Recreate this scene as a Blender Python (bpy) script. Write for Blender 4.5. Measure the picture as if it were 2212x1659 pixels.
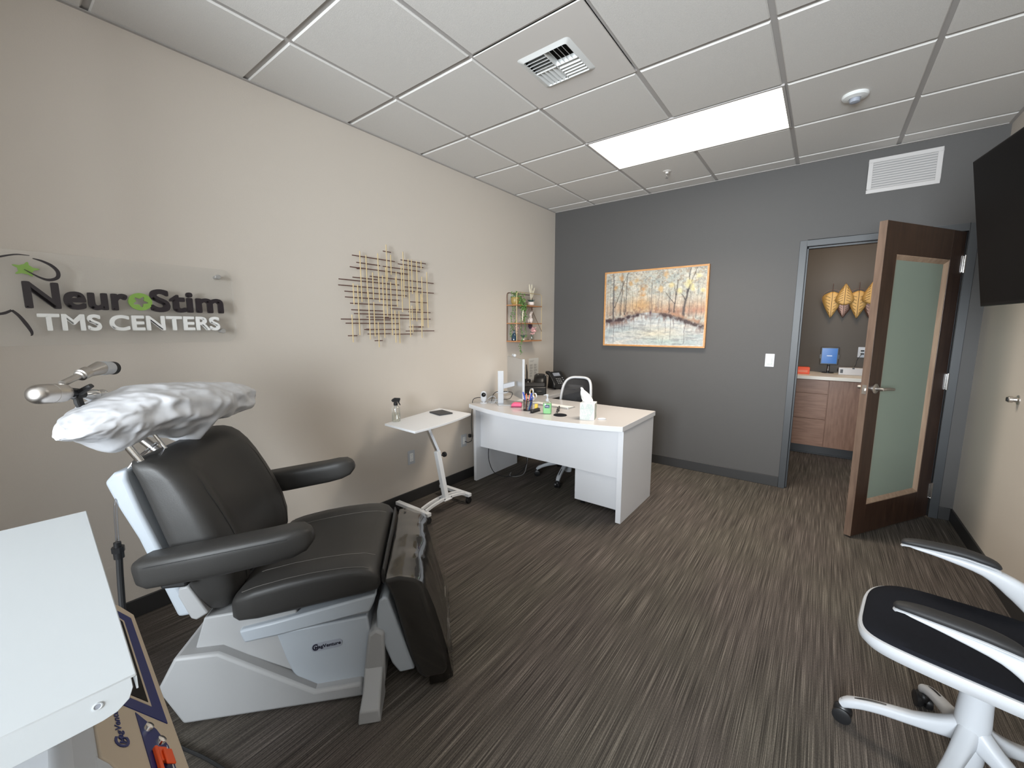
import bpy, bmesh, math, random
import numpy as np
from mathutils import Vector, Matrix, noise
R = math.radians
PI = math.pi
random.seed(7)
scene = bpy.context.scene
for o in list(bpy.data.objects): bpy.data.objects.remove(o)
col = scene.collection

# ------------------------------------------------------------------ camera
F_PX, PITCH, YAW = 880.3, -0.13644, -0.65041
cd = bpy.data.cameras.new('camera'); cam = bpy.data.objects.new('camera', cd); col.objects.link(cam)
cd.sensor_fit = 'HORIZONTAL'; cd.sensor_width = 36.0; cd.lens = 36.0*F_PX/2212
cd.clip_start = 0.02; cd.clip_end = 60
cam.location = (2.621, 0, 1.43)
cam.rotation_euler = (PI/2+PITCH, 0, -YAW)
scene.camera = cam

# ------------------------------------------------------------------ look
vs = scene.view_settings
vs.view_transform = 'Standard'; vs.look = 'None'; vs.gamma = 1; vs.use_curve_mapping = False
vs.exposure = 1.08

# ------------------------------------------------------------------ world (daylight outside the window)
w = bpy.data.worlds.new('daylight'); scene.world = w; w.use_nodes = True
bg = w.node_tree.nodes['Background']; bg.inputs[0].default_value = (0.62, 0.78, 1.0, 1); bg.inputs[1].default_value = 1.0

def area(name, loc, rot, sx, sy, power, color, spread=None):
    l = bpy.data.lights.new(name, 'AREA'); l.shape = 'RECTANGLE'; l.size = sx; l.size_y = sy
    l.energy = power; l.color = color
    if spread: l.spread = spread
    o = bpy.data.objects.new(name, l); o.location = loc; o.rotation_euler = rot; col.objects.link(o); return o
YB = 4.284; XR = 3.49; H = 2.765; YF = -2.3
# daylight through the window behind the camera (lamp stands just outside the glass)
area('window_daylight', (2.40, YF-0.32, 1.62), (R(96), 0, R(6)), 1.8, 1.6, 112, (0.90, 0.94, 1.0), R(115))
# the lit troffer: its lamp sits right under the diffuser
area('troffer_lamp', (1.722, 3.181, H-0.012), (0, 0, 0), 1.16, 0.56, 13, (1.0, 0.88, 0.74), R(118))
area('hall_lamp', (2.75, 5.2, H-0.012), (0, 0, 0), 0.5, 0.5, 7, (1.0, 0.74, 0.50))

# ------------------------------------------------------------------ materials
def mat(name, color, rough=0.5, metal=0, coat=0, spec=None, trans=0, ior=None, emit=None, estr=0, alpha=1,
        nscale=0, nmix=0.0, ncol=None, bump=0, bscale=200, bdist=0.001, sheen=0, nstretch=None, coatr=0.1):
    m = bpy.data.materials.new(name); m.use_nodes = True
    nt = m.node_tree; N = nt.nodes; L = nt.links
    b = N['Principled BSDF']
    b.inputs['Base Color'].default_value = (*color, 1)
    b.inputs['Roughness'].default_value = rough
    b.inputs['Metallic'].default_value = metal
    b.inputs['Coat Weight'].default_value = coat
    b.inputs['Coat Roughness'].default_value = coatr
    b.inputs['Transmission Weight'].default_value = trans
    b.inputs['Alpha'].default_value = alpha
    b.inputs['Sheen Weight'].default_value = sheen
    if spec is not None: b.inputs['Specular IOR Level'].default_value = spec
    if ior: b.inputs['IOR'].default_value = ior
    if emit: b.inputs['Emission Color'].default_value = (*emit, 1); b.inputs['Emission Strength'].default_value = estr
    tc = N.new('ShaderNodeTexCoord'); src = tc.outputs['Object']
    if nstretch:
        mp = N.new('ShaderNodeMapping'); mp.inputs['Scale'].default_value = nstretch
        L.new(src, mp.inputs[0]); src = mp.outputs[0]
    if nscale:
        n = N.new('ShaderNodeTexNoise'); n.inputs['Scale'].default_value = nscale; n.inputs['Detail'].default_value = 6
        L.new(src, n.inputs['Vector'])
        cr = N.new('ShaderNodeValToRGB'); cr.color_ramp.elements[0].position = 0.35; cr.color_ramp.elements[1].position = 0.65
        cr.color_ramp.elements[0].color = (*color, 1); cr.color_ramp.elements[1].color = (*(ncol or color), 1)
        L.new(n.outputs['Fac'], cr.inputs[0]); L.new(cr.outputs[0], b.inputs['Base Color'])
    if bump:
        n2 = N.new('ShaderNodeTexNoise'); n2.inputs['Scale'].default_value = bscale; n2.inputs['Detail'].default_value = 4
        L.new(src, n2.inputs['Vector'])
        bp = N.new('ShaderNodeBump'); bp.inputs['Strength'].default_value = bump; bp.inputs['Distance'].default_value = bdist
        L.new(n2.outputs['Fac'], bp.inputs['Height']); L.new(bp.outputs[0], b.inputs['Normal'])
    return m

M = {}
M['wall'] = mat('greige_paint', (0.60, 0.542, 0.478), 0.62, bump=0.25, bscale=160, bdist=0.0015)
M['wall_dark'] = mat('charcoal_paint', (0.072, 0.068, 0.0655), 0.6, bump=0.25, bscale=160, bdist=0.0015)
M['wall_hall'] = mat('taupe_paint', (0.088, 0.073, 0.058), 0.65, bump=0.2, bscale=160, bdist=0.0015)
M['tile'] = mat('ceiling_tile', (0.70, 0.68, 0.65), 0.9, nscale=420, ncol=(0.645, 0.625, 0.60), bump=0.35, bscale=420, bdist=0.0015)
M['grid'] = mat('ceiling_grid_metal', (0.42, 0.40, 0.385), 0.6)
M['panel_metal'] = mat('diffuser_panel_paint', (0.66, 0.63, 0.60), 0.6)
M['vent_white'] = mat('vent_paint', (0.72, 0.73, 0.72), 0.45)
M['black_void'] = mat('dark_duct', (0.01, 0.01, 0.01), 0.9)
M['base_rubber'] = mat('rubber_baseboard', (0.030, 0.029, 0.029), 0.45)
M['frame_grey'] = mat('door_frame_paint', (0.040, 0.043, 0.047), 0.42)
M['laminate'] = mat('white_laminate', (0.74, 0.745, 0.77), 0.35, coat=0.15)
M['laminate_top'] = mat('white_laminate_top', (0.52, 0.50, 0.49), 0.3, coat=0.2)
M['white'] = mat('white_plastic', (0.52, 0.535, 0.56), 0.35)
M['white_metal'] = mat('white_powder_coat', (0.49, 0.51, 0.54), 0.4, bump=0.15, bscale=400, bdist=0.0005)
M['table_white'] = mat('bright_white_coat', (0.76, 0.77, 0.79), 0.35)
M['cart_metal'] = mat('white_sheet_metal', (0.50, 0.53, 0.55), 0.4, bump=0.04, bscale=400, bdist=0.0005)
M['tms_grey'] = mat('moulded_grey_plastic', (0.34, 0.342, 0.345), 0.5, bump=0.2, bscale=500, bdist=0.0005)
M['tms_white'] = mat('moulded_white_plastic', (0.38, 0.415, 0.455), 0.45)
M['vinyl'] = mat('charcoal_vinyl', (0.033, 0.0315, 0.030), 0.47, spec=0.38, bump=0.35, bscale=450, bdist=0.0008)
M['seam'] = mat('seam_thread', (0.13, 0.12, 0.11), 0.7)
M['black'] = mat('black_plastic', (0.012, 0.012, 0.013), 0.38)
M['black_soft'] = mat('black_rubber', (0.015, 0.015, 0.016), 0.6)
M['black_gloss'] = mat('black_gloss', (0.008, 0.008, 0.009), 0.08)
M['mesh_black'] = mat('black_mesh_fabric', (0.010, 0.011, 0.015), 0.85, spec=0.12, bump=0.6, bscale=700, bdist=0.001)
M['steel'] = mat('brushed_steel', (0.56, 0.53, 0.50), 0.36, metal=1)
M['chrome'] = mat('chrome', (0.8, 0.8, 0.8), 0.12, metal=1)
M['alu'] = mat('aluminium', (0.62, 0.63, 0.64), 0.35, metal=0.9)
M['gold'] = mat('gold_metal', (0.86, 0.70, 0.42), 0.32, metal=0.75)
M['gold_leaf'] = mat('gold_leaf_paint', (0.50, 0.29, 0.085), 0.5, metal=0.3)
M['bronze'] = mat('bronze_metal', (0.16, 0.085, 0.06), 0.4, metal=0.5)
M['brown_rod'] = mat('umber_metal', (0.12, 0.055, 0.045), 0.45, metal=0.3)
M['door_wood'] = mat('espresso_wood', (0.030, 0.014, 0.009), 0.38, nscale=3, ncol=(0.052, 0.026, 0.016), nstretch=(14, 14, 1.2), coat=0.2)
M['door_edge'] = mat('bare_wood_edge', (0.11, 0.070, 0.050), 0.5, nscale=3, ncol=(0.16, 0.105, 0.075), nstretch=(14, 14, 1.5))
M['bead'] = mat('lit_glazing_bead', (0.30, 0.20, 0.14), 0.4, nscale=3, ncol=(0.38, 0.27, 0.19), nstretch=(14, 14, 1.5))  # bead wood made paler: the light it catches is put into the colour
M['cab_wood'] = mat('walnut_laminate', (0.19, 0.090, 0.050), 0.45, nscale=3, ncol=(0.27, 0.14, 0.085), nstretch=(2, 14, 16))
M['cab_wood_v'] = mat('walnut_laminate_upright', (0.19, 0.090, 0.050), 0.45, nscale=3, ncol=(0.27, 0.14, 0.085), nstretch=(16, 14, 2))
M['shelf_wood'] = mat('warm_shelf_wood', (0.34, 0.15, 0.06), 0.45, nscale=4, ncol=(0.45, 0.21, 0.09), nstretch=(12, 2, 12))
M['counter'] = mat('cream_counter', (0.72, 0.66, 0.56), 0.4)
M['frosted'] = mat('frosted_glass', (0.30, 0.36, 0.30), 0.55, trans=0.25)
M['frame_wood'] = mat('oak_picture_frame', (0.46, 0.22, 0.075), 0.4, nscale=5, ncol=(0.56, 0.29, 0.11), nstretch=(4, 12, 12))
M['beige'] = mat('beige_console', (0.52, 0.42, 0.31), 0.5, bump=0.2, bscale=500, bdist=0.0005)
M['navy'] = mat('navy_print', (0.010, 0.018, 0.12), 0.35)
M['orange'] = mat('orange_plastic', (0.80, 0.085, 0.01), 0.4)
M['label_grey'] = mat('grey_badge', (0.30, 0.32, 0.37), 0.4)
M['ink'] = mat('dark_ink', (0.015, 0.015, 0.03), 0.5)
M['ink_soft'] = mat('grey_print', (0.30, 0.30, 0.30), 0.7)
M['ink_sign'] = mat('sign_black', (0.020, 0.014, 0.018), 0.4)
M['green_sign'] = mat('sign_green', (0.24, 0.42, 0.08), 0.4)
M['white_sign'] = mat('sign_white', (0.88, 0.88, 0.86), 0.35)
M['pink'] = mat('pink_plastic', (0.85, 0.10, 0.22), 0.4)
M['maroon'] = mat('dark_pink_base', (0.20, 0.02, 0.06), 0.4)
M['paper'] = mat('white_paper', (0.70, 0.695, 0.67), 0.8)
M['sheet'] = mat('white_wrap', (0.66, 0.67, 0.70), 0.35, coat=0.3, coatr=0.3, bump=0.2, bscale=60, bdist=0.002)
M['blue_pen'] = mat('blue_plastic', (0.02, 0.06, 0.45), 0.35)
M['lblue'] = mat('light_blue_plastic', (0.18, 0.42, 0.62), 0.35)
M['coral'] = mat('coral_plastic', (0.80, 0.22, 0.12), 0.4)
M['wood_pencil'] = mat('tan_plastic', (0.62, 0.40, 0.16), 0.45)
M['yellow'] = mat('yellow_paper', (0.85, 0.58, 0.08), 0.7)
M['leaf'] = mat('leaf_green', (0.075, 0.17, 0.035), 0.55, nscale=30, ncol=(0.14, 0.27, 0.06))
M['leaf_dark'] = mat('leaf_dark', (0.03, 0.07, 0.045), 0.55)
M['leaf_blue'] = mat('succulent_leaf', (0.05, 0.10, 0.09), 0.5)
M['pampas'] = mat('dried_grass', (0.72, 0.66, 0.52), 0.9)
M['petal'] = mat('pink_petal', (0.78, 0.45, 0.45), 0.7)
M['ceramic'] = mat('blush_ceramic', (0.80, 0.72, 0.68), 0.35)
M['ochre'] = mat('ochre_pot', (0.30, 0.21, 0.06), 0.4)
M['navy_glass'] = mat('dark_teal_glass', (0.01, 0.035, 0.06), 0.1, coat=0.5)
M['violet'] = mat('plum_vase', (0.06, 0.02, 0.06), 0.4)
M['screen_blue'] = mat('blue_screen', (0.01, 0.08, 0.25), 0.2, emit=(0.01, 0.12, 0.42), estr=0.22)
M['screen_off'] = mat('dark_screen', (0.004, 0.003, 0.003), 0.30, spec=0.12)
M['tv_body'] = mat('tv_black', (0.004, 0.003, 0.003), 0.4, spec=0.25)
M['red_box'] = mat('orange_red_carton', (0.85, 0.10, 0.03), 0.5)
M['gel'] = mat('green_gel', (0.42, 0.86, 0.42), 0.15, trans=0.35)
M['diffuser'] = mat('light_diffuser', (1, 1, 1), 0.5, emit=(1.0, 0.95, 0.84), estr=2.1)
M['teal_print'] = mat('sage_print', (0.42, 0.52, 0.48), 0.7)

def glass_mat(name, tint, rough=0.02, fac=0.12, trans_col=(1, 1, 1), top=0.5):
    m = bpy.data.materials.new(name); m.use_nodes = True
    nt = m.node_tree; N = nt.nodes; L = nt.links; N.clear()
    out = N.new('ShaderNodeOutputMaterial'); mx = N.new('ShaderNodeMixShader')
    tr = N.new('ShaderNodeBsdfTransparent'); tr.inputs[0].default_value = (*trans_col, 1)
    gl = N.new('ShaderNodeBsdfGlossy'); gl.inputs['Color'].default_value = (*tint, 1); gl.inputs['Roughness'].default_value = rough
    lw = N.new('ShaderNodeLayerWeight'); lw.inputs[0].default_value = 0.35
    mr = N.new('ShaderNodeMapRange'); mr.inputs['To Min'].default_value = fac*0.35; mr.inputs['To Max'].default_value = top
    L.new(lw.outputs['Fresnel'], mr.inputs['Value']); L.new(mr.outputs[0], mx.inputs[0])
    L.new(tr.outputs[0], mx.inputs[1]); L.new(gl.outputs[0], mx.inputs[2]); L.new(mx.outputs[0], out.inputs[0])
    return m
M['clear'] = glass_mat('clear_glass', (1, 1, 1), 0.03, 0.10, (0.97, 0.985, 0.98))
M['film'] = glass_mat('clear_vinyl_film', (1, 1, 1), 0.07, 0.17, (0.95, 0.95, 0.94), 1.0)
M['acrylic'] = glass_mat('clear_acrylic', (1, 1, 1), 0.25, 0.08, (0.985, 0.99, 0.992), 0.12)

def carpet_mat():
    m = bpy.data.materials.new('striated_carpet'); m.use_nodes = True
    nt = m.node_tree; N = nt.nodes; L = nt.links; b = N['Principled BSDF']
    b.inputs['Roughness'].default_value = 0.95; b.inputs['Specular IOR Level'].default_value = 0.15
    tc = N.new('ShaderNodeTexCoord')
    def ns(sx, sy, scale, detail=3):
        mp = N.new('ShaderNodeMapping'); mp.inputs['Scale'].default_value = (sx, sy, 1)
        L.new(tc.outputs['Object'], mp.inputs[0])
        n = N.new('ShaderNodeTexNoise'); n.inputs['Scale'].default_value = scale; n.inputs['Detail'].default_value = detail
        L.new(mp.outputs[0], n.inputs['Vector']); return n.outputs['Fac']
    fine = ns(330, 2.4, 1.2, 2)
    tuft = ns(260, 90, 1.6, 2)
    broad = ns(60, 1.3, 1.0, 3)
    hue = ns(1.6, 1.1, 1.0, 2)
    r1 = N.new('ShaderNodeValToRGB')
    e = r1.color_ramp.elements; e[0].position = 0.33; e[0].color = (0.040, 0.036, 0.033, 1); e[1].position = 0.74; e[1].color = (0.205, 0.186, 0.168, 1)
    x = r1.color_ramp.elements.new(0.52); x.color = (0.085, 0.076, 0.069, 1)
    L.new(fine, r1.inputs[0])
    r2 = N.new('ShaderNodeValToRGB')
    e = r2.color_ramp.elements; e[0].position = 0.35; e[0].color = (0.78, 0.77, 0.76, 1); e[1].position = 0.65; e[1].color = (1.15, 1.14, 1.12, 1)
    L.new(broad, r2.inputs[0])
    mu = N.new('ShaderNodeMixRGB'); mu.blend_type = 'MULTIPLY'; mu.inputs[0].default_value = 1
    L.new(r1.outputs[0], mu.inputs[1]); L.new(r2.outputs[0], mu.inputs[2])
    r3 = N.new('ShaderNodeValToRGB')
    e = r3.color_ramp.elements; e[0].position = 0.4; e[0].color = (1.03, 0.985, 0.975, 1); e[1].position = 0.6; e[1].color = (1.0, 1.0, 0.94, 1)
    L.new(hue, r3.inputs[0])
    mu2 = N.new('ShaderNodeMixRGB'); mu2.blend_type = 'MULTIPLY'; mu2.inputs[0].default_value = 1
    L.new(mu.outputs[0], mu2.inputs[1]); L.new(r3.outputs[0], mu2.inputs[2]); 
    r4 = N.new('ShaderNodeValToRGB')
    e = r4.color_ramp.elements; e[0].position = 0.3; e[0].color = (0.74, 0.74, 0.74, 1); e[1].position = 0.7; e[1].color = (1.22, 1.22, 1.22, 1)
    L.new(tuft, r4.inputs[0])
    mu3 = N.new('ShaderNodeMixRGB'); mu3.blend_type = 'MULTIPLY'; mu3.inputs[0].default_value = 1
    L.new(mu2.outputs[0], mu3.inputs[1]); L.new(r4.outputs[0], mu3.inputs[2]); L.new(mu3.outputs[0], b.inputs['Base Color'])
    bp = N.new('ShaderNodeBump'); bp.inputs['Strength'].default_value = 0.7; bp.inputs['Distance'].default_value = 0.004
    L.new(fine, bp.inputs['Height']); L.new(bp.outputs[0], b.inputs['Normal'])
    return m
M['carpet'] = carpet_mat()

# ------------------------------------------------------------------ mesh helpers
class MB:
    def __init__(s): s.bm = bmesh.new(); s.m = Matrix.Identity(4)
    def at(s, loc=(0, 0, 0), rot=(0, 0, 0), scl=(1, 1, 1)):
        from mathutils import Euler
        s.m = Matrix.Translation(loc) @ Euler(rot, 'XYZ').to_matrix().to_4x4() @ Matrix.Diagonal((*scl, 1)); return s
    def v(s, p): return s.bm.verts.new(s.m @ Vector(p))
    def face(s, vs):
        try: return s.bm.faces.new(vs)
        except ValueError: return None
    def box(s, x0, x1, y0, y1, z0, z1):
        vs = [s.v((x, y, z)) for z in (z0, z1) for y in (y0, y1) for x in (x0, x1)]
        for f in ((0, 2, 3, 1), (4, 5, 7, 6), (0, 1, 5, 4), (2, 6, 7, 3), (0, 4, 6, 2), (1, 3, 7, 5)): s.face([vs[i] for i in f])
        return s
    def prism(s, pts, a, b, axis='z'):
        """polygon pts extruded from a to b along axis; pts are the two other coordinates in order xyz"""
        def mk(p, t):
            return {'z': (p[0], p[1], t), 'y': (p[0], t, p[1]), 'x': (t, p[0], p[1])}[axis]
        A = [s.v(mk(p, a)) for p in pts]; B = [s.v(mk(p, b)) for p in pts]; n = len(pts)
        s.face(A[::-1]); s.face(B)
        for i in range(n): s.face([A[i], A[(i+1) % n], B[(i+1) % n], B[i]])
        return s
    def loft(s, rings, cap=True, closed=True):
        V = [[s.v(p) for p in r] for r in rings]; n = len(V[0])
        for a, b in zip(V, V[1:]):
            for i in range(n if closed else n-1): s.face([a[i], a[(i+1) % n], b[(i+1) % n], b[i]])
        if cap: s.face(V[0][::-1]); s.face(V[-1])
        return s
    def cyl(s, c, r, h, n=24, r2=None, axis='z'):
        r2 = r if r2 is None else r2
        def ring(rr, t):
            out = []
            for i in range(n):
                a = 2*PI*i/n; x, y = rr*math.cos(a), rr*math.sin(a)
                out.append({'z': (c[0]+x, c[1]+y, c[2]+t), 'y': (c[0]+x, c[1]+t, c[2]+y), 'x': (c[0]+t, c[1]+x, c[2]+y)}[axis])
            return out
        return s.loft([ring(r, 0), ring(r2, h)])
    def lathe(s, prof, c=(0, 0, 0), n=24, axis='z'):
        rings = []
        for r, t in prof:
            ring = []
            for i in range(n):
                a = 2*PI*i/n; x, y = max(r, 1e-4)*math.cos(a), max(r, 1e-4)*math.sin(a)
                ring.append({'z': (c[0]+x, c[1]+y, c[2]+t), 'y': (c[0]+x, c[1]+t, c[2]+y), 'x': (c[0]+t, c[1]+x, c[2]+y)}[axis])
            rings.append(ring)
        return s.loft(rings)
    def sweep(s, pts, rad, n=10, up=(0, 0, 1), power=2, smooth=0):
        """rad: number or list of (half width, half height)"""
        P = [Vector(p) for p in pts]
        if not isinstance(rad, (list, tuple)): rad = [(rad, rad)]*len(P)
        rad = [(r, r) if not isinstance(r, (list, tuple)) else r for r in rad]
        if smooth:
            Q, RR = [], []
            for i in range(len(P)-1):
                p0, p1, p2, p3 = P[max(i-1, 0)], P[i], P[i+1], P[min(i+2, len(P)-1)]
                for k in range(smooth):
                    t = k/smooth
                    Q.append(0.5*((2*p1)+(p2-p0)*t+(2*p0-5*p1+4*p2-p3)*t*t+(3*p1-p0-3*p2+p3)*t**3))
                    RR.append((rad[i][0]*(1-t)+rad[i+1][0]*t, rad[i][1]*(1-t)+rad[i+1][1]*t))
            Q.append(P[-1]); RR.append(rad[-1]); P, rad = Q, RR
        rings = []
        for i, p in enumerate(P):
            d = (P[min(i+1, len(P)-1)]-P[max(i-1, 0)]).normalized()
            u = Vector(up)
            if abs(d.dot(u)) > 0.96: u = Vector((1, 0, 0)) if abs(d.x) < 0.9 else Vector((0, 1, 0))
            sx = d.cross(u).normalized(); sy = sx.cross(d).normalized()
            ring = []
            for k in range(n):
                a = 2*PI*(k+0.5)/n; c, q = math.cos(a), math.sin(a)
                cx = math.copysign(abs(c)**(2/power), c); cy = math.copysign(abs(q)**(2/power), q)
                ring.append(p+sx*cx*rad[i][0]+sy*cy*rad[i][1])
            rings.append(ring)
        return s.loft(rings)
    def sphere(s, c, r, n=16, m=10):
        r = (r, r, r) if not isinstance(r, (tuple, list)) else r
        rings = []
        for j in range(m+1):
            t = PI*j/m; zz = -math.cos(t); q = max(math.sin(t), 0.01)
            rings.append([(c[0]+r[0]*q*math.cos(2*PI*i/n), c[1]+r[1]*q*math.sin(2*PI*i/n), c[2]+r[2]*zz) for i in range(n)])
        return s.loft(rings)
    def torus(s, c, Rr, r, n=28, m=8, axis='z'):
        rings = []
        for i in range(n+1):
            a = 2*PI*i/n
            ring = []
            for k in range(m):
                b = 2*PI*k/m; q = Rr+r*math.cos(b); t = r*math.sin(b)
                x, y = q*math.cos(a), q*math.sin(a)
                ring.append({'z': (c[0]+x, c[1]+y, c[2]+t), 'y': (c[0]+x, c[1]+t, c[2]+y), 'x': (c[0]+t, c[1]+x, c[2]+y)}[axis])
            rings.append(ring)
        return s.loft(rings, cap=False)
    def build(s, name, m, parent=None, bevel=0, seg=2, smooth=True, sub=0, solid=0, auto=35, weld=True):
        if weld: bmesh.ops.remove_doubles(s.bm, verts=s.bm.verts, dist=1e-6)
        bmesh.ops.recalc_face_normals(s.bm, faces=s.bm.faces)
        me = bpy.data.meshes.new(name); s.bm.to_mesh(me); s.bm.free()
        for p in me.polygons: p.use_smooth = smooth
        if smooth: me.set_sharp_from_angle(angle=R(auto))
        me.materials.append(M[m] if isinstance(m, str) else m)
        o = bpy.data.objects.new(name, me); col.objects.link(o)
        if parent: o.parent = parent
        if solid: md = o.modifiers.new('s', 'SOLIDIFY'); md.thickness = solid
        if bevel:
            md = o.modifiers.new('b', 'BEVEL'); md.width = bevel; md.segments = seg; md.limit_method = 'ANGLE'; md.angle_limit = R(40)
            md.harden_normals = False
        if sub: md = o.modifiers.new('u', 'SUBSURF'); md.levels = sub; md.render_levels = sub
        return o

def tag(o, label=None, cat=None, group=None, kind=None):
    if label: o['label'] = label
    if cat: o['category'] = cat
    if group: o['group'] = group
    if kind: o['kind'] = kind
    return o
def thing(name, label, cat, loc=(0, 0, 0), rz=0, group=None):
    o = bpy.data.objects.new(name, None); o.empty_display_size = 0.1; col.objects.link(o)
    o.location = loc; o.rotation_euler = (0, 0, rz); return tag(o, label, cat, group)
def struct(mb, name, m, **k):
    o = mb.build(name, m, **k); o['kind'] = 'structure'; return o
def dup(root, loc, rz, label, group=None):
    r = root.copy(); col.objects.link(r); r.location = loc; r.rotation_euler = (0, 0, rz); r['label'] = label
    if group: r['group'] = group
    for ch in list(root.children):
        c = ch.copy(); col.objects.link(c); c.parent = r
        for g in ch.children:
            d = g.copy(); col.objects.link(d); d.parent = c
    return r
def box(*a): return MB().box(*a)
def rrect(x0, x1, y0, y1, r, n=5):
    out = []
    for cx, cy, a0 in ((x1-r, y1-r, 0), (x0+r, y1-r, 90), (x0+r, y0+r, 180), (x1-r, y0+r, 270)):
        for k in range(n+1):
            a = R(a0+90*k/n); out.append((cx+r*math.cos(a), cy+r*math.sin(a)))
    return out
def text_into(mb, body, w, h, depth=0.001, bold=0.0, res=4, copies=1):
    """lettering fitted to the box 0..w, 0..h in the mb's current matrix (x right, y up, z out)"""
    c = bpy.data.curves.new('t', 'FONT'); c.body = body; c.size = 1; c.offset = bold if copies == 1 else 0; c.resolution_u = res; c.space_character = 1.02
    o = bpy.data.objects.new('t', c); col.objects.link(o)
    bpy.context.view_layer.update()
    me = bpy.data.meshes.new_from_object(o.evaluated_get(bpy.context.evaluated_depsgraph_get()))
    co = np.array([v.co[:] for v in me.vertices]); lo = co.min(0); hi = co.max(0)
    sx = w/(hi[0]-lo[0]); sy = h/(hi[1]-lo[1]) if h else sx
    b2 = bmesh.new(); b2.from_mesh(me)
    r = bmesh.ops.extrude_face_region(b2, geom=list(b2.faces))
    for g in r['geom']:
        if isinstance(g, bmesh.types.BMVert): g.co.z = 1
    e_ = bold if copies > 1 else 0
    for dx, dy in ([(0, 0)] if copies == 1 else [(e_, e_), (-e_, e_), (e_, -e_), (-e_, -e_), (0, e_*1.2), (0, -e_*1.2), (e_*1.2, 0), (-e_*1.2, 0)]):
        mp = {}
        for v in b2.verts: mp[v] = mb.v(((v.co.x-lo[0])*sx+dx, (v.co.y-lo[1])*sy+dy, v.co.z*depth+(dx+dy)*0.02))
        for f in b2.faces: mb.face([mp[v] for v in f.verts])
    b2.free(); bpy.data.objects.remove(o); bpy.data.curves.remove(c); bpy.data.meshes.remove(me)
    return mb
# ------------------------------------------------------------------ room shell
T = 0.12
struct(MB().box(-0.02, XR+0.02, YF-0.02, YB+T, -0.06, 0).box(1.0, 4.8, YB+T, 6.4, -0.06, 0), 'floor', 'carpet')
struct(MB().box(-T, 0, YF-T, YB+T, 0, H+0.1), 'wall_left', 'wall', smooth=False)
struct(MB().box(0.0, 1.12, YF, -0.85, 0, H), 'wall_shade_block', 'wall', smooth=False)   # unseen bump-out, added to shade the near end of the left wall
struct(MB().box(XR, XR+T, YF-T, YB+T, 0, H+0.1), 'wall_right', 'wall', smooth=False)
# charcoal wall with the door opening 2.45..3.36, 2.10 high
DX0, DX1, DH = 2.447, 3.365, 2.10
struct(MB().box(0, DX0-0.02, YB, YB+T, 0, H+0.1).box(DX1+0.02, XR, YB, YB+T, 0, H+0.1).box(DX0-0.02, DX1+0.02, YB, YB+T, DH+0.02, H+0.1), 'wall_back', 'wall_dark', smooth=False)
# window wall behind the camera: opening 0.7..3.2 x 0.87..2.37
WX0, WX1, WZ0, WZ1 = 1.5, 3.3, 0.82, 2.42
struct(MB().box(0, WX0, YF-T, YF, 0, H+0.1).box(WX1, XR, YF-T, YF, 0, H+0.1).box(WX0, WX1, YF-T, YF, 0, WZ0).box(WX0, WX1, YF-T, YF, WZ1, H+0.1), 'wall_front', 'wall', smooth=False)
wf = struct(MB().box(WX0, WX1, YF-0.08, YF-0.03, WZ0, WZ0+0.05).box(WX0, WX1, YF-0.08, YF-0.03, WZ1-0.05, WZ1).box(WX0, WX0+0.05, YF-0.08, YF-0.03, WZ0, WZ1)
       .box(WX1-0.05, WX1, YF-0.08, YF-0.03, WZ0, WZ1).box(2.375, 2.425, YF-0.08, YF-0.03, WZ0, WZ1), 'window_1', 'white_metal')
MB().box(WX0+0.04, 2.385, YF-0.058, YF-0.052, WZ0+0.04, WZ1-0.04).box(2.415, WX1-0.04, YF-0.058, YF-0.052, WZ0+0.04, WZ1-0.04).build('pane', 'clear', wf)

def baseboard(name, pts):
    mb = MB()
    for (x0, x1, y0, y1) in pts: mb.box(x0, x1, y0, y1, 0, 0.095)
    struct(mb, name, 'base_rubber', bevel=0.003)
baseboard('baseboard_left', [(0, 0.011, YF, YB)])
baseboard('baseboard_back', [(0.011, 2.397, YB-0.011, YB), (3.415, XR-0.011, YB-0.011, YB)])
baseboard('baseboard_right', [(XR-0.011, XR, YF, YB)])

# ceiling: lay-in tiles with reveal edges on a recessed grid
XL = [-0.108, 0.502, 1.112, 1.722, 2.332, 2.942, 3.552]
YL = [1.046+0.61*k for k in range(-6, 7)]
LIGHTS = [(1.112, 2.332, 2.876, 3.486)]
VENT = (1.112, 1.722, 1.656, 2.266)
def inside(x, y, r): return r[0]-.01 < x < r[1]+.01 and r[2]-.01 < y < r[3]+.01
mb = MB(); G = 0.0125
for i in range(len(XL)-1):
    for j in range(len(YL)-1):
        x0, x1, y0, y1 = max(XL[i]+G, 0.0), min(XL[i+1]-G, XR), max(YL[j]+G, YF), min(YL[j+1]-G, YB)
        if x1-x0 < 0.02 or y1-y0 < 0.02: continue
        cx, cy = (x0+x1)/2, (y0+y1)/2
        if any(inside(cx, cy, r) for r in LIGHTS+[VENT]): continue
        c = 0.005
        mb.loft([[(x0, y0, H+0.02), (x1, y0, H+0.02), (x1, y1, H+0.02), (x0, y1, H+0.02)], [(x0, y0, H+c), (x1, y0, H+c), (x1, y1, H+c), (x0, y1, H+c)],
                 [(x0+c, y0+c, H), (x1-c, y0+c, H), (x1-c, y1-c, H), (x0+c, y1-c, H)]])
struct(mb, 'ceiling', 'tile', smooth=False)
mb = MB()
mb.box(0, 1.112, YF, YB, H+0.008, H+0.05).box(2.332, XR, YF, YB, H+0.008, H+0.05)
mb.box(1.112, 2.332, 3.486, YB, H+0.008, H+0.05).box(1.112, 2.332, 2.266, 2.876, H+0.008, H+0.05).box(1.722, 2.332, 1.656, 2.266, H+0.008, H+0.05)
mb.box(1.112, 2.332, YF, 1.656, H+0.008, H+0.05)
struct(mb, 'trim_1', 'grid', smooth=False)
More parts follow.
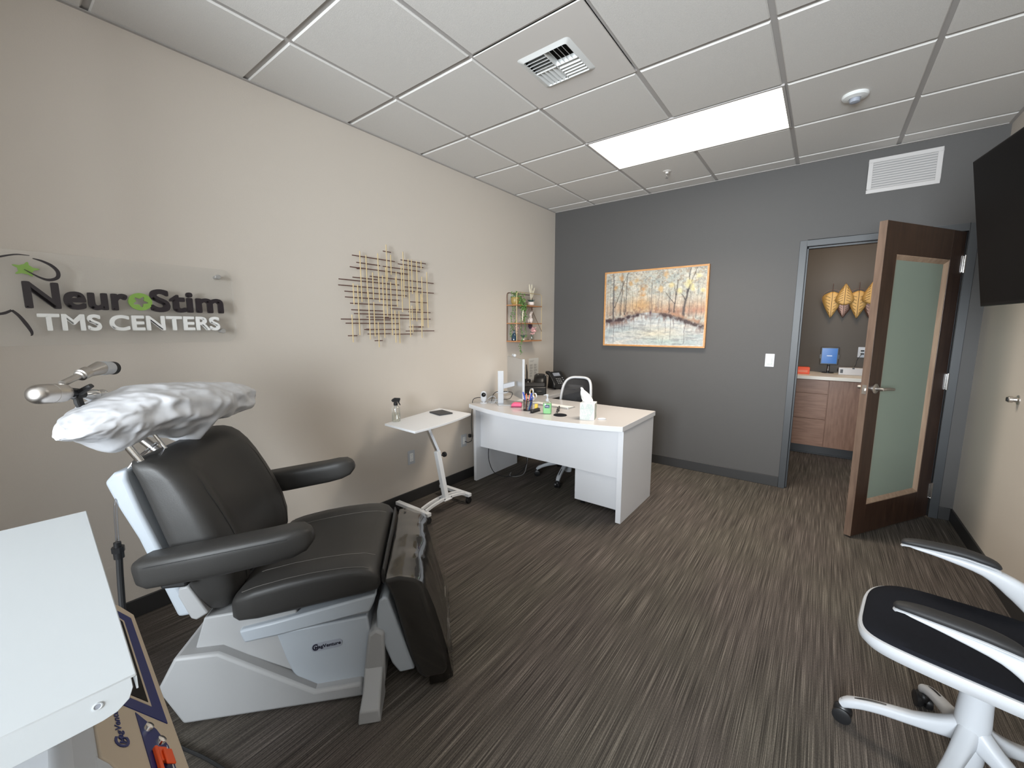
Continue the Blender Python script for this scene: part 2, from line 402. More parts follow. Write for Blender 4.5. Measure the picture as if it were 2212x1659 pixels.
struct(MB().box(0, XR, YF, YB, H+0.09, H+0.1).box(1.0, 4.8, YB+T, 6.5, H, H+0.1), 'ceiling', 'tile', smooth=False)
# wall angle along the perimeter
struct(MB().box(0, 0.018, YF, YB, H-0.004, H-0.0005).box(0.018, XR, YB-0.018, YB, H-0.004, H-0.0005).box(XR-0.018, XR, YF, YB-0.018, H-0.004, H-0.0005), 'trim_2', 'grid', smooth=False)

# lit troffers
for k, (r, lab) in enumerate(zip(LIGHTS, ('bright rectangular ceiling light panel near the charcoal wall',))):
    t = thing('ceiling_light', lab, 'ceiling light', ((r[0]+r[1])/2, (r[2]+r[3])/2, H), 0)
    a, b = 0.61, 0.305
    f = 0.014
    MB().box(-a, a, -b, -b+f, -0.002, 0.03).box(-a, a, b-f, b, -0.002, 0.03).box(-a, -a+f, -b+f, b-f, -0.002, 0.03).box(a-f, a, -b+f, b-f, -0.002, 0.03).build('frame', 'grid', t)
    MB().box(-a+f, a-f, -b+f, b-f, 0.002, 0.01).build('diffuser', 'diffuser', t)
    MB().box(-a, a, -b, b, 0.032, 0.075).build('housing', 'white_metal', t)

# supply diffuser in a flat metal panel
t = thing('ceiling_vent', 'square four way air vent set in a flat ceiling panel', 'air vent', (1.417, 1.961, H))
a = 0.305; q = 0.128
mb = MB(); mb.box(-a+.004, a-.004, q, a-.004, 0, 0.006).box(-a+.004, a-.004, -a+.004, -q, 0, 0.006).box(-a+.004, -q, -q, q, 0, 0.006).box(q, a-.004, -q, q, 0, 0.006)
mb.build('panel', 'panel_metal', t)
q2 = 0.150
mb = MB()
A = rrect(-q2, q2, -q2, q2, 0.02); B = rrect(-q2+.012, q2-.012, -q2+.012, q2-.012, 0.016); C = rrect(-q+.004, q-.004, -q+.004, q-.004, 0.012)
mb.loft([[(x, y, 0) for x, y in A], [(x, y, -0.004) for x, y in B], [(x, y, -0.009) for x, y in C], [(x, y, 0.02) for x, y in C]], cap=False)
mb.build('bezel', 'vent_white', t)
MB().box(-q, q, -q, q, 0.055, 0.06).box(-q, q, -q, -q+.004, 0.0, 0.06).box(-q, q, q-.004, q, 0.0, 0.06).box(-q, -q+.004, -q, q, 0, 0.06).box(q-.004, q, -q, q, 0, 0.06).build('duct_box', 'black_void', t)
def louvres(x0, x1, y0, y1, along, lean):
    n = 5
    for k in range(n):
        mb = MB()
        f = (k+0.5)/n
        if along == 'x':
            y = y0+(y1-y0)*f; w_ = 0.012*lean
            mb.prism([(y-w_, -0.009), (y-w_+.0016, -0.009), (y+w_+.0016, 0.022), (y+w_, 0.022)], x0, x1, 'x')
        else:
            x = x0+(x1-x0)*f; w_ = 0.012*lean
            mb.prism([(x-w_, -0.009), (x-w_+.0016, -0.009), (x+w_+.0016, 0.022), (x+w_, 0.022)], y0, y1, 'y')
        mb.build('louvre', 'vent_white', t)
e = 0.122
louvres(-e, -.004, -e, -.004, 'x', 1); louvres(.004, e, -e, -.004, 'y', -1); louvres(.004, e, .004, e, 'x', -1); louvres(-e, -.004, .004, e, 'y', 1)
MB().box(-.002, .002, -e, e, -0.008, 0.02).box(-e, e, -.002, .002, -0.008, 0.02).build('divider', 'vent_white', t)

# smoke detector and sprinkler
t = thing('smoke_detector', 'round white smoke detector on the ceiling above the door', 'smoke detector', (2.65, 3.24, H))
MB().lathe([(0, 0), (0.062, 0), (0.064, -0.008), (0.058, -0.016), (0.03, -0.022), (0.028, -0.019), (0, -0.019)], n=36).build('cover', 'vent_white', t)
MB().lathe([(0, -0.019), (0.026, -0.019), (0.024, -0.040), (0.012, -0.044), (0, -0.044)], n=24).build('sensor', 'label_grey', t)
t = thing('sprinkler_head', 'small chrome sprinkler head hanging from the ceiling past the light', 'sprinkler', (1.43, 3.767, H))
MB().lathe([(0, 0), (0.034, 0), (0.034, -0.003), (0.014, -0.007), (0.012, -0.02), (0, -0.02)], n=24).build('escutcheon', 'panel_metal', t)
MB().torus((0, 0, -0.036), 0.015, 0.0022, axis='x').cyl((0, 0, -0.056), 0.012, 0.002).cyl((0, 0, -0.05), 0.003, 0.03).build('frame_arms', 'chrome', t)

# return air grille on the charcoal wall
t = thing('wall_grille', 'cream rectangular return air grille high above the door', 'air grille', (2.985, YB, 1.43+1.144-1.43+1.43))
t.location.z = 2.574
gx, gz, fr = 0.20, 0.124, 0.028
MB().box(-gx, gx, -0.008, 0, gz-fr, gz).box(-gx, gx, -0.008, 0, -gz, -gz+fr).box(-gx, -gx+fr, -0.008, 0, -gz+fr, gz-fr).box(gx-fr, gx, -0.008, 0, -gz+fr, gz-fr).build('frame', 'laminate_top', t, bevel=0.002)
for k in range(11):
    z = -gz+fr+(2*gz-2*fr)*(k+0.5)/11
    MB().prism([(-0.007, z-0.007), (-0.0055, z-0.007), (-0.0005, z+0.006), (-0.002, z+0.006)], -gx+fr, gx-fr, 'x').build('slat', 'laminate_top', t)
for sx in (-1, 1): MB().cyl((sx*(gx-0.013), -0.010, 0), 0.004, 0.003, axis='y', n=10).build('screw', 'steel', t)
MB().box(-gx+fr, gx-fr, -0.0006, -0.0001, -gz+fr, gz-fr).build('backing', 'ink_soft', t)

# ------------------------------------------------------------------ door frame and door
fr = 0.05
mb = MB()
for (x0, x1) in ((DX0-fr, DX0), (DX1, DX1+fr)):
    mb.box(x0, x1, YB-0.016, YB+T+0.016, 0, DH+fr)
mb.box(DX0, DX1, YB-0.016, YB+T+0.016, DH, DH+fr)
mb.box(DX0, DX0+0.014, YB+0.032, YB+0.082, 0, DH).box(DX1-0.014, DX1, YB+0.032, YB+0.082, 0, DH).box(DX0, DX1, YB+0.032, YB+0.082, DH-0.014, DH)
struct(mb, 'trim_3', 'frame_grey', bevel=0.002)
# open door, hinge at (3.36, 4.272); local x runs from hinge to free edge, local y = thickness away from room face
ang = math.atan2(-0.849, -0.529)
dt = bpy.data.objects.new('door_1', None); col.objects.link(dt); dt.location = (3.356, 4.268, 0); dt.rotation_euler = (0, 0, ang); dt['kind'] = 'structure'
DW, DT, DZ0, DZ1 = 0.905, 0.044, 0.012, 2.092
# room face is at local y=+0 side facing +y local? normal (.85,-.53) is local +y for this rotation
gx0, gx1, gz0, gz1 = 0.165, 0.775, 0.222, 1.895
def frame_boxes(x0, x1, z0, z1, a0, a1, c0, c1, y0, y1):
    return MB().box(x0, a0, y0, y1, z0, z1).box(a1, x1, y0, y1, z0, z1).box(a0, a1, y0, y1, z0, c0).box(a0, a1, y0, y1, c1, z1)
frame_boxes(0.004, DW-0.0015, DZ0, DZ1, gx0, gx1, gz0, gz1, -DT, 0).build('leaf', 'door_wood', dt, bevel=0.0015)
MB().box(DW-0.0015, DW, -DT+0.001, -0.001, DZ0, DZ1).build('edge_strip', 'door_edge', dt)
s = 0.020
s = 0.030
mb = MB()
for ya, yb in ((-0.002, -0.020), (-DT+0.002, -0.026)):
    mb.loft([[(gx0, ya, gz0), (gx1, ya, gz0), (gx1, ya, gz1), (gx0, ya, gz1)], [(gx0+.006, ya, gz0+.006), (gx1-.006, ya, gz0+.006), (gx1-.006, ya, gz1-.006), (gx0+.006, ya, gz1-.006)],
             [(gx0+s, yb, gz0+s), (gx1-s, yb, gz0+s), (gx1-s, yb, gz1-s), (gx0+s, yb, gz1-s)]], cap=False)
mb.build('glazing_bead', 'bead', dt, smooth=False)
MB().box(gx0+s-.004, gx1-s+.004, -0.026, -0.020, gz0+s-.004, gz1-s+.004).build('glass_pane', 'frosted', dt)
for z in (1.875, 1.043, 0.212):
    hg = MB().cyl((-0.004, 0.006, z-0.056), 0.0075, 0.112, n=14).cyl((-0.004, 0.006, z+0.056), 0.009, 0.004, n=14).cyl((-0.004, 0.006, z-0.060), 0.009, 0.004, n=14)
    hg.box(0.0, 0.03, 0.0, 0.0012, z-0.055, z+0.055).build('hinge', 'chrome', dt)
for sy, nm in ((1, 'lever_handle'), (-1, 'lever_handle')):
    y = 0 if sy == 1 else -DT
    mb = MB().lathe([(0, 0), (0.033, 0), (0.033, sy*0.006), (0.028, sy*0.010), (0.013, sy*0.012), (0.011, sy*0.05), (0, sy*0.05)], (DW-0.070, y, 1.035), 28, 'y')
    mb.sweep([(DW-0.070, y+sy*0.045, 1.035), (DW-0.095, y+sy*0.052, 1.036), (DW-0.135, y+sy*0.054, 1.034), (DW-0.175, y+sy*0.052, 1.030), (DW-0.188, y+sy*0.047, 1.029)], [(.010, .010), (.009, .011), (.007, .010), (.007, .009), (.005, .007)], n=12, smooth=4)
    mb.build(nm, 'steel', dt)
MB().box(DW-0.0005, DW+0.0012, -0.034, -0.009, 1.0, 1.06).box(DW, DW+0.011, -0.028, -0.015, 1.022, 1.038).build('latch_plate', 'steel', dt)

# ------------------------------------------------------------------ hall beyond the door
HW = 6.25
struct(MB().box(1.0, 4.8, HW, HW+T, 0, H), 'wall_hall_far', 'wall_hall', smooth=False)
struct(MB().box(1.0, 1.0+T, YB+T, HW, 0, H), 'wall_hall_left', 'wall_hall', smooth=False)
struct(MB().box(4.68, 4.8, YB+T, HW, 0, H), 'wall_hall_right', 'wall_hall', smooth=False)
t = thing('ceiling_light', 'square ceiling light in the hall beyond the door', 'ceiling light', (2.75, 5.2, H))
MB().box(-.28, .28, -.28, .28, -0.003, 0).build('diffuser', 'diffuser', t)
t = thing('base_cabinet', 'walnut cabinet with three drawers and a door seen through the doorway', 'cabinet', (2.1, 5.65, 0))
MB().box(0, 1.5, 0.02, 0.595, 0.10, 0.86).build('body', 'cab_wood_v', t)
MB().box(0, 1.5, 0.06, 0.595, 0.0, 0.10).box(0, 1.5, 0.045, 0.06, 0.0, 0.012).build('toe_kick', 'base_rubber', t)
for z0, z1 in ((0.105, 0.412), (0.417, 0.700), (0.705, 0.855)):
    MB().box(0.003, 0.605, 0, 0.02, z0, z1).build('drawer', 'cab_wood', t, bevel=0.0015)
for x0, x1 in ((0.612, 1.10), (1.106, 1.497)):
    MB().box(x0, x1, 0, 0.02, 0.105, 0.855).build('door', 'cab_wood_v', t, bevel=0.0015)
o = MB().box(2.08, 3.62, 5.625, HW-0.005, 0.862, 0.90).build('countertop', 'counter', bevel=0.002); tag(o, 'cream countertop over the walnut cabinet in the hall', 'countertop')

# ------------------------------------------------------------------ treatment chair (local x forward, y to its left, z up)
CA = math.atan2(0.742, 0.670)
tc = thing('treatment_chair', 'large charcoal vinyl reclining treatment chair on a grey moulded base', 'chair', (0.916, 0.790, 0), CA)
def lring(pts, l): return [(p[0], l, p[1]) for p in pts]
base = MB()
outer = [(-0.44, 0.16), (-0.375, 0.279), (-0.236, 0.277), (0.076, 0.066), (0.246, 0.071), (0.255, 0.012), (-0.372, 0.012)]
base.prism(outer, -0.31, 0.31, 'y')
base.build('base', 'tms_grey', tc, bevel=0.012, seg=3)
MB().prism([(-0.33, 0.27), (-0.29, 0.392), (-0.17, 0.40), (0.02, 0.38), (0.02, 0.10), (-0.007, 0.129), (-0.249, 0.272)], -0.268, 0.268, 'y').build('base_cover', 'tms_grey', tc, bevel=0.006, seg=2)
MB().prism([(0.250, 0.0), (0.250, 0.085), (0.275, 0.26), (0.305, 0.28), (0.335, 0.26), (0.330, 0.05), (0.322, 0.0)], -0.30, 0.30, 'y').build('front_riser', 'tms_grey', tc, bevel=0.01)
for s in (-1, 1):
    MB().loft([[(0.252, s*0.29, 0), (0.33, s*0.29, 0), (0.325, s*0.29, 0.13), (0.256, s*0.29, 0.13)],
               [(0.250, s*0.355, 0), (0.328, s*0.355, 0), (0.322, s*0.355, 0.072), (0.256, s*0.355, 0.072)],
               [(0.246, s*0.42, 0), (0.328, s*0.42, 0), (0.322, s*0.410, 0.045), (0.252, s*0.410, 0.045)]]).build('foot', 'tms_grey', tc, bevel=0.006)
bowl = [(-0.055, 0.30), (-0.045, 0.262), (-0.028, 0.19), (-0.008, 0.128), (0.010, 0.098), (0.030, 0.078), (0.067, 0.060), (0.115, 0.048), (0.163, 0.042), (0.298, 0.045), (0.287, 0.16), (0.272, 0.325)]
MB().prism(bowl, -0.275, 0.275, 'y').build('lift_cover', 'tms_white', tc, bevel=0.007)
MB().prism([(-0.05, 0.30), (-0.05, 0.335), (0.27, 0.40), (0.27, 0.322)], -0.255, 0.255, 'y').build('lift_gap', 'tms_grey', tc, bevel=0.004)
MB().prism([(-0.172, 0.338), (-0.05, 0.357), (0.312, 0.422), (0.300, 0.385), (0.284, 0.352), (-0.04, 0.300), (-0.158, 0.287)], -0.290, 0.290, 'y').build('seat_rail', 'tms_white', tc, bevel=0.008)
# badge on the lift cover (near side faces -y)
bd = MB(); bd.at((0.0, 0, 0))
pts = rrect(0.064, 0.176, 0.209, 0.242, 0.0160, 6)
sk = lambda x: 0.222-0.222+(x-0.12)*0.10
bd.loft([[(x, -0.2745, z+sk(x)) for x, z in pts], [(x, -0.2775, z+sk(x)) for x, z in pts]])
badge = bd.build('badge', 'label_grey', tc)
tx = MB(); tx.m = Matrix.Translation((0.090, -0.2776, 0.2135)) @ Matrix(((1, 0, 0, 0), (0, 0, -1, 0), (0.10, 1, 0, 0), (0, 0, 0, 1)))
text_into(tx, 'agVenture', 0.080, 0.017, 0.0008, 0.0005, 4, 8)
tx.m = Matrix.Translation((0.068, -0.2776, 0.2085)) @ Matrix(((1, 0, 0, 0), (0, 0, -1, 0), (0.10, 1, 0, 0), (0, 0, 0, 1)))
text_into(tx, 'C', 0.020, 0.027, 0.0008, 0.03)
tx.m = Matrix.Translation((0.077, -0.2780, 0.2155)) @ Matrix(((1, 0, 0, 0), (0, 0, -1, 0), (0.10, 1, 0, 0), (0, 0, 0, 1)))
text_into(tx, 'M', 0.012, 0.012, 0.0012, 0.02)
tx.build('badge_lettering', 'ink', badge, smooth=False)

def sring(f, w, zb, zt, n=44, power=6.5, dish=0.0, front=0.0):
    """cushion cross-section at forward position f; superellipse with a dished top"""
    out = []; zc = (zb+zt)/2; hh = (zt-zb)/2
    for k in range(n):
        a = 2*PI*(k+.5)/n; c, q = math.cos(a), math.sin(a)
        y = math.copysign(abs(c)**(2/power), c)*w; z = math.copysign(abs(q)**(2/power), q)
        d = dish*max(0, 1-(y/(w*0.72))**4) if z > 0 else 0
        out.append((f+front*(1-abs(y/w)**3), y, zc+z*hh-d))
    return out
seatR = [(-0.190, .27, .40, .44, 0), (-0.182, .295, .382, .47, 0), (-0.16, .308, .372, .492, .004), (-0.10, .310, .372, .512, .012), (0.0, .310, .385, .532, .016),
         (0.10, .310, .400, .545, .018), (0.20, .310, .415, .550, .016), (0.265, .310, .425, .546, .012), (0.30, .306, .432, .532, .006), (0.318, .298, .437, .510, 0), (0.326, .285, .445, .49, 0)]
MB().loft([sring(f, w_, zb, zt, dish=d) for f, w_, zb, zt, d in seatR]).build('seat_cushion', 'vinyl', tc, auto=60)
def topz(f, y):
    for a, b in zip(seatR, seatR[1:]):
        if a[0] <= f <= b[0]:
            t = (f-a[0])/(b[0]-a[0]); zt = a[3]*(1-t)+b[3]*t; zb = a[2]*(1-t)+b[2]*t; w_ = a[1]*(1-t)+b[1]*t; d = a[4]*(1-t)+b[4]*t
            c = min(abs(y)/w_, 1)**(6.5/2); q = max(0, 1-c*c)**0.5
            return (zt+zb)/2+(zt-zb)/2*q**(2/6.5)-d*max(0, 1-(y/(w_*0.72))**4)
for s in (-1, 1):
    pts = [(f, s*(0.185+0.03*max(0, f)), topz(f, s*(0.185+0.03*max(0, f)))) for f in [(-0.12+0.42*k/20) for k in range(21)]]
    MB().sweep(pts, (0.0016), n=6).build('seam', 'seam', tc)
    pts = [(f, s*0.287, topz(f, 0.287)+.001) for f in [(-0.15+0.44*k/20) for k in range(21)]]
    MB().sweep(pts, (0.0012), n=6).build('seam', 'seam', tc)

backR = [(.395, -.235, -.275, .17), (.405, -.215, -.290, .24), (.43, -.185, -.305, .272), (.50, -.158, -.333, .292), (.57, -.158, -.352, .300), (.64, -.172, -.375, .302), (.72, -.20, -.398, .300),
         (.80, -.235, -.422, .294), (.87, -.270, -.443, .288), (.92, -.302, -.458, .284), (.955, -.335, -.468, .283), (.975, -.366, -.470, .278), (.984, -.395, -.467, .268), (.989, -.420, -.455, .240)]
def bring(z, ff, fb, w_, n=56):
    out = []; fc = (ff+fb)/2; hh = (ff-fb)/2
    for k in range(n):
        a = 2*PI*(k+.5)/n; c, q = math.cos(a), math.sin(a)
        y = math.copysign(abs(c)**(2/5.5), c)*w_; d = math.copysign(abs(q)**(2/4.2), q)
        dz = 0
        f = fc+d*hh
        if d > 0:
            u = abs(y)/w_
            rec = 0.040*(1-min(1, max(0, (u-0.42)/0.30))**1.0) if w_ > .2 else 0.02
            t_ = min(1, max(0, (u-0.40)/0.28)); t_ = t_*t_*(3-2*t_)
            f -= 0.040*(1-t_)*min(1, (0.99-z)/0.12)
        out.append((f, y, z))
    return out
MB().loft([bring(*r) for r in backR]).build('back_cushion', 'vinyl', tc, auto=60)
# seams on the back bolsters
def backf(z, y):
    for a, b in zip(backR, backR[1:]):
        if a[0] <= z <= b[0]:
            t = (z-a[0])/(b[0]-a[0]); ff = a[1]*(1-t)+b[1]*t; fb = a[2]*(1-t)+b[2]*t; w_ = a[3]*(1-t)+b[3]*t
            c = min(abs(y)/w_, 1)**(5.5/2); q = max(0, 1-c*c)**0.5
            u = abs(y)/w_; t_ = min(1, max(0, (u-0.40)/0.28)); t_ = t_*t_*(3-2*t_)
            return (ff+fb)/2+(ff-fb)/2*q**(2/4.2)-0.040*(1-t_)*min(1, (0.99-z)/0.12)
for s in (-1, 1):
    pts = [(backf(z, 0.215*(1-.0*z))+.0008, s*0.215*(1 if z < .85 else 1-(z-.85)*.9), z) for z in [.45+.48*k/24 for k in range(25)]]
    MB().sweep(pts, 0.0011, n=6).build('seam', 'black_soft', tc)
# white shell behind the back cushion
sh = [(-0.300, .42), (-0.345, .52), (-0.385, .66), (-0.435, .82), (-0.462, .93), (-0.460, .965), (-0.500, .955), (-0.528, .925), (-0.500, .84), (-0.452, .72), (-0.405, .56), (-0.362, .415)]
MB().prism(sh, -0.285, 0.285, 'y').build('back_shell', 'tms_white', tc, bevel=0.012, seg=3)
MB().prism([(-0.26, .425), (-0.315, .535), (-0.345, .53), (-0.350, .50), (-0.318, .41), (-0.30, .402)], -0.292, 0.292, 'y').build('back_shell_skirt', 'tms_grey', tc, bevel=0.006)
# armrests: pad and pivot
for s in (-1, 1):
    y = s*0.368
    pts = [(-0.405, y, .648), (-0.40, y, .650), (-0.37, y, .653), (-0.20, y, .672), (0.0, y, .700), (0.06, y, .712), (0.10, y, .722), (0.120, y, .728), (0.128, y, .730)]
    rr = [(.018, .020), (.034, .040), (.048, .051), (.052, .054), (.052, .052), (.052, .050), (.044, .042), (.028, .026), (.012, .012)]
    am = MB().sweep(pts, rr, n=28, power=4.0).build('armrest', 'vinyl', tc, auto=60)
    pts = [(-0.36+.44*k/12, s*0.4195, 0.690+0.0022*k+0.0038*k) for k in range(13)]
    pts = [(x, s*0.4185, 0.653+(x+0.37)*0.128+0.030) for x in [(-0.36+.42*k/12) for k in range(13)]]
    MB().sweep(pts, 0.0010, n=6).build('seam', 'black_soft', am)
    MB().cyl((-0.33, s*0.30-0.03, 0.60), 0.035, 0.07, axis='y').box(-0.37, -0.29, min(s*.28, s*.34), max(s*.28, s*.34), 0.56, 0.64).build('arm_pivot', 'black_soft', tc, bevel=0.008)
# footrest
MB().prism([(.338, .475), (.40, .485), (.462, .468), (.480, .445), (.530, .235), (.575, .060), (.560, .035), (.480, .030), (.452, .060), (.420, .170), (.372, .395)], -0.292, 0.292, 'y').build('footrest_pad', 'vinyl', tc, bevel=0.02, seg=4)
MB().prism([(.308, .340), (.318, .385), (.336, .402), (.352, .395), (.445, .072), (.385, .066), (.357, .112), (.306, .270)], -0.282, 0.282, 'y').build('footrest_shell', 'tms_white', tc, bevel=0.008, seg=3)
# loose clear cover over the footrest
mb = MB()
prof = [(.352, .490), (.40, .497), (.455, .484), (.482, .462), (.495, .425), (.515, .35), (.538, .25), (.560, .155), (.580, .07), (.588, .035), (.560, .016), (.500, .014)]
rings = []
for k in range(41):
    l = -0.304+0.608*k/40; ring = []
    for j, (f, z) in enumerate(prof):
        wv = noise.noise(Vector((l*9, j*0.55, 3.1)))*0.010+noise.noise(Vector((l*26, j*1.4, 9.1)))*0.004
        bul = 0.014*math.sin(PI*min(1, max(0, (j-3)/7)))
        ring.append((f+bul+wv*(1 if j > 1 else .3), l, max(0.008, z+wv*0.4)))
    rings.append(ring)
mb.loft(rings, cap=False, closed=False)
for s, r in ((0, rings[0]), (1, rings[-1])):
    side = [mb.v(p) for p in r]; inner = [mb.v(p) for p in ((.50, r[0][1], .02), (.44, r[0][1], .16), (.385, r[0][1], .40))]
    mb.face(side+inner)
mb.build('clear_cover', 'film', tc, auto=70)
# dark flap of leather tucked between seat and footrest
MB().sweep([(0.336, -0.265, 0.478), (0.338, -0.1, 0.492), (0.338, 0.1, 0.497), (0.334, 0.262, 0.490)], [(.007, .035)]*4, n=10, smooth=4).build('leather_flap', 'vinyl', tc)
# headrest posts and hidden headrest carrier
for y in (-0.250, -0.112):
    MB().sweep([(-0.415, y, 0.945), (-0.475, y-.012, 1.065)], 0.0115 if y < -.2 else .006, n=16).build('headrest_post', 'chrome', tc)
# articulated steel holding arm mounted behind the backrest
arm = MB().sweep([(-0.505, 0.02, 0.90), (-0.60, 0.02, 1.0), (-0.66, -0.03, 1.10), (-0.62, -0.10, 1.19), (-0.60, -0.15, 1.197)], 0.016, n=16, smooth=5)
holding = arm.build('holding_arm', 'steel', tc)
def along(p, q, prof, n=28):
    p, q = Vector(p), Vector(q); d = (q-p); L_ = d.length; z = d.normalized(); x = z.orthogonal().normalized(); y = z.cross(x)
    mb = MB(); mb.m = Matrix.Translation(p) @ Matrix((x, y, z)).transposed().to_4x4()
    mb.lathe([(r, t*L_) for r, t in prof], n=n); return mb
PA, PB_, PC, PD = (-0.6, -0.388, 1.238), (-0.6, -0.270, 1.226), (-0.6, -0.305, 1.252), (-0.6, -0.208, 1.283)
along(PA, PB_, [(0, 0), (.010, .004), (.018, .02), (.024, .06), (.028, .12), (.0295, .2), (.030, .48), (.0285, .485), (.0285, .495), (.030, .50), (.030, .76), (.028, .86), (.024, .93), (.017, 1), (0, 1)]).build('elbow_joint', 'steel', holding)
along((-0.6, -0.285, 1.256), (-0.6, -0.185, 1.283), [(0, 0), (.010, 0), (.010, .62), (.015, .64), (.015, .70), (.019, .72), (.019, 1), (0, 1)]).build('upper_rod', 'steel', holding)
along((-0.6, -0.200, 1.279), (-0.6, -0.128, 1.291), [(0, 0), (.012, 0), (.021, .7), (.024, 1), (0, 1)]).build('tip_sleeve', 'steel', holding)
along((-0.6, -0.128, 1.290), (-0.6, -0.085, 1.287), [(0, 0), (.0245, 0), (.0245, .55), (.0235, .56), (.023, 1), (0, 1)]).build('tip_body', 'white', holding)
along((-0.6, -0.085, 1.287), (-0.6, -0.068, 1.285), [(0, 0), (.0235, 0), (.0235, 1), (0, 1)]).build('tip_ring', 'black_soft', holding)
along((-0.6, -0.270, 1.227), (-0.6, -0.225, 1.218), [(0, 0), (.016, 0), (.014, 1), (0, 1)]).build('knob_neck', 'black', holding)
kb = MB()
for a in (35, 165, 280):
    ca, sa = math.cos(R(a)), math.sin(R(a))
    kb.sweep([(-0.60, -0.238, 1.213), (-0.60+0.026*ca, -0.240, 1.213+0.026*sa), (-0.60+0.052*ca, -0.236, 1.213+0.052*sa)], [(.011, .009), (.013, .009), (.012, .007)], n=10, power=3)
kb.cyl((-0.60, -0.250, 1.213), 0.014, 0.035, axis='y', n=18).build('clamp_knob', 'black', holding)
MB().cyl((-0.60, -0.2525, 1.213), 0.008, 0.004, axis='y', n=14).build('knob_cap', 'white', holding)
along((-0.6, -0.215, 1.209), (-0.6, -0.130, 1.196), [(0, 0), (.010, 0), (.019, .25), (.020, .55), (.017, .60), (.017, 1), (0, 1)]).build('lower_joint', 'chrome', holding)

# ------------------------------------------------------------------ wrapped head pillow lying on the headrest
C2 = Matrix.Translation((0.916, 0.790, 0)) @ Matrix.Rotation(CA, 4, 'Z')
pil = MB(); 
keys = [(-.408, -.52, 1.122, .006, .012), (-.388, -.52, 1.124, .045, .024), (-.33, -.515, 1.130, .080, .044), (-.26, -.51, 1.134, .110, .064), (-.19, -.50, 1.134, .132, .080), (-.10, -.485, 1.130, .146, .090), (.02, -.46, 1.122, .148, .092),
        (.10, -.44, 1.118, .140, .086), (.20, -.41, 1.112, .128, .078), (.28, -.38, 1.102, .108, .062), (.33, -.365, 1.095, .065, .044), (.35, -.36, 1.092, .02, .018)]
ks = np.array(keys); NU, NV = 60, 34
rngp = random.Random(11)
rings = []
for i in range(NU+1):
    u = i/NU*(len(keys)-1); k = min(int(u), len(keys)-2); t = u-k; t2 = t*t*(3-2*t)*.35+t*.65
    l, f, z, a, b = ks[k]*(1-t2)+ks[k+1]*t2
    ring = []
    for j in range(NV):
        th = 2*PI*(j+.5*(i % 2)*.6)/NV; c, q = math.cos(th), math.sin(th)
        x = math.copysign(abs(c)**.85, c)*a; zz = math.copysign(abs(q)**.85, q)*b
        n1 = noise.noise(Vector((l*4.5, c*1.6, q*1.6)))
        n2 = noise.noise(Vector((l*10.0+q*2.5, c*3.0-l*6, q*3.0+9)))
        g = 1.0+.12*n1+.17*n2+rngp.uniform(-.055, .055)
        sag = 0
        if q < 0:
            wq = (-q)**1.3
            sag = -wq*(0.045*math.exp(-((l+.255)/.05)**2)*math.exp(-((c-.1)/.6)**2)+0.075*math.exp(-((l-.045)/.026)**2)*math.exp(-((c-.1)/.5)**2)+.030*math.exp(-((l+.04)/.03)**2)*math.exp(-((c-.3)/.5)**2))
        strap = abs(l-(.135-.05*q+.03*c)); pinch = 1-.13*math.exp(-(strap/.018)**2)
        ring.append((f+x*g*pinch, l+.02*q+rngp.uniform(-.003, .003), z+zz*g*pinch+sag))
    rings.append(ring)
pil.loft(rings)
pil_o = pil.build('headrest_pillow', 'sheet', tc, auto=180, sub=2); pil_o['label'] = 'white wrapped headrest pillow'
po = thing('suction_hose', 'clear tube and black hose hanging from the white headrest pillow', 'hose', (0.916, 0.790, 0), CA)
MB().sweep([(-0.40, -0.215, 1.035), (-0.455, -0.240, 0.985), (-0.485, -0.262, 0.93), (-0.50, -0.285, 0.85), (-0.50, -0.298, 0.75), (-0.50, -0.300, 0.722)], 0.0052, n=10, smooth=6).build('suction_tube', glass_mat('clear_tube', (1, 1, 1), 0.08, 0.35, (0.72, 0.72, 0.74)), po)
MB().cyl((-0.50, -0.302, 0.668), 0.014, 0.022, n=16).cyl((-0.50, -0.302, 0.690), 0.017, 0.018, n=8).cyl((-0.50, -0.302, 0.708), 0.010, 0.016, n=12).build('tube_connector', 'black', po)
MB().sweep([(-0.50, -0.302, 0.670), (-0.505, -0.302, 0.60), (-0.505, -0.31, 0.50), (-0.50, -0.33, 0.35), (-0.52, -0.36, 0.15), (-0.60, -0.36, 0.02), (-0.75, -0.30, 0.012)], 0.009, n=10, smooth=6).build('hose', 'black_soft', po)
# ------------------------------------------------------------------ desk
DZ = 0.74
dk = thing('desk', 'white bow front desk with side panels near the charcoal wall', 'desk', (0, 0, 0))
ft = [(0.07, 2.70)]
for k in range(1, 24):
    t = k/24; ft.append((0.07+1.475*t, 2.70-0.145*4*t*(1-t)*(1.0)))
ft += [(1.545, 2.70), (1.545, 3.40), (0.07, 3.40)]
MB().prism(ft, DZ-0.038, DZ).build('desktop', 'laminate_top', dk, bevel=0.002)
eb = MB()
edge = ft[:26]
eb.loft([[(x, y-0.0015, DZ-0.037), (x, y-0.0015, DZ-0.001), (x, y+.001, DZ-0.001), (x, y+.001, DZ-0.037)] for x, y in edge])
eb.box(1.5445, 1.5465, 2.70, 3.40, DZ-0.037, DZ-0.001)
eb.build('edge_band', 'laminate', dk)
MB().box(0.088, 0.118, 2.735, 3.38, 0, DZ-0.038).build('side_panel', 'laminate', dk, bevel=0.001)
MB().box(1.500, 1.540, 2.735, 3.38, 0, DZ-0.038).build('side_panel', 'laminate', dk, bevel=0.001)
MB().box(0.118, 1.500, 2.800, 2.818, 0.318, DZ-0.038).build('modesty_panel', 'laminate', dk, bevel=0.001)
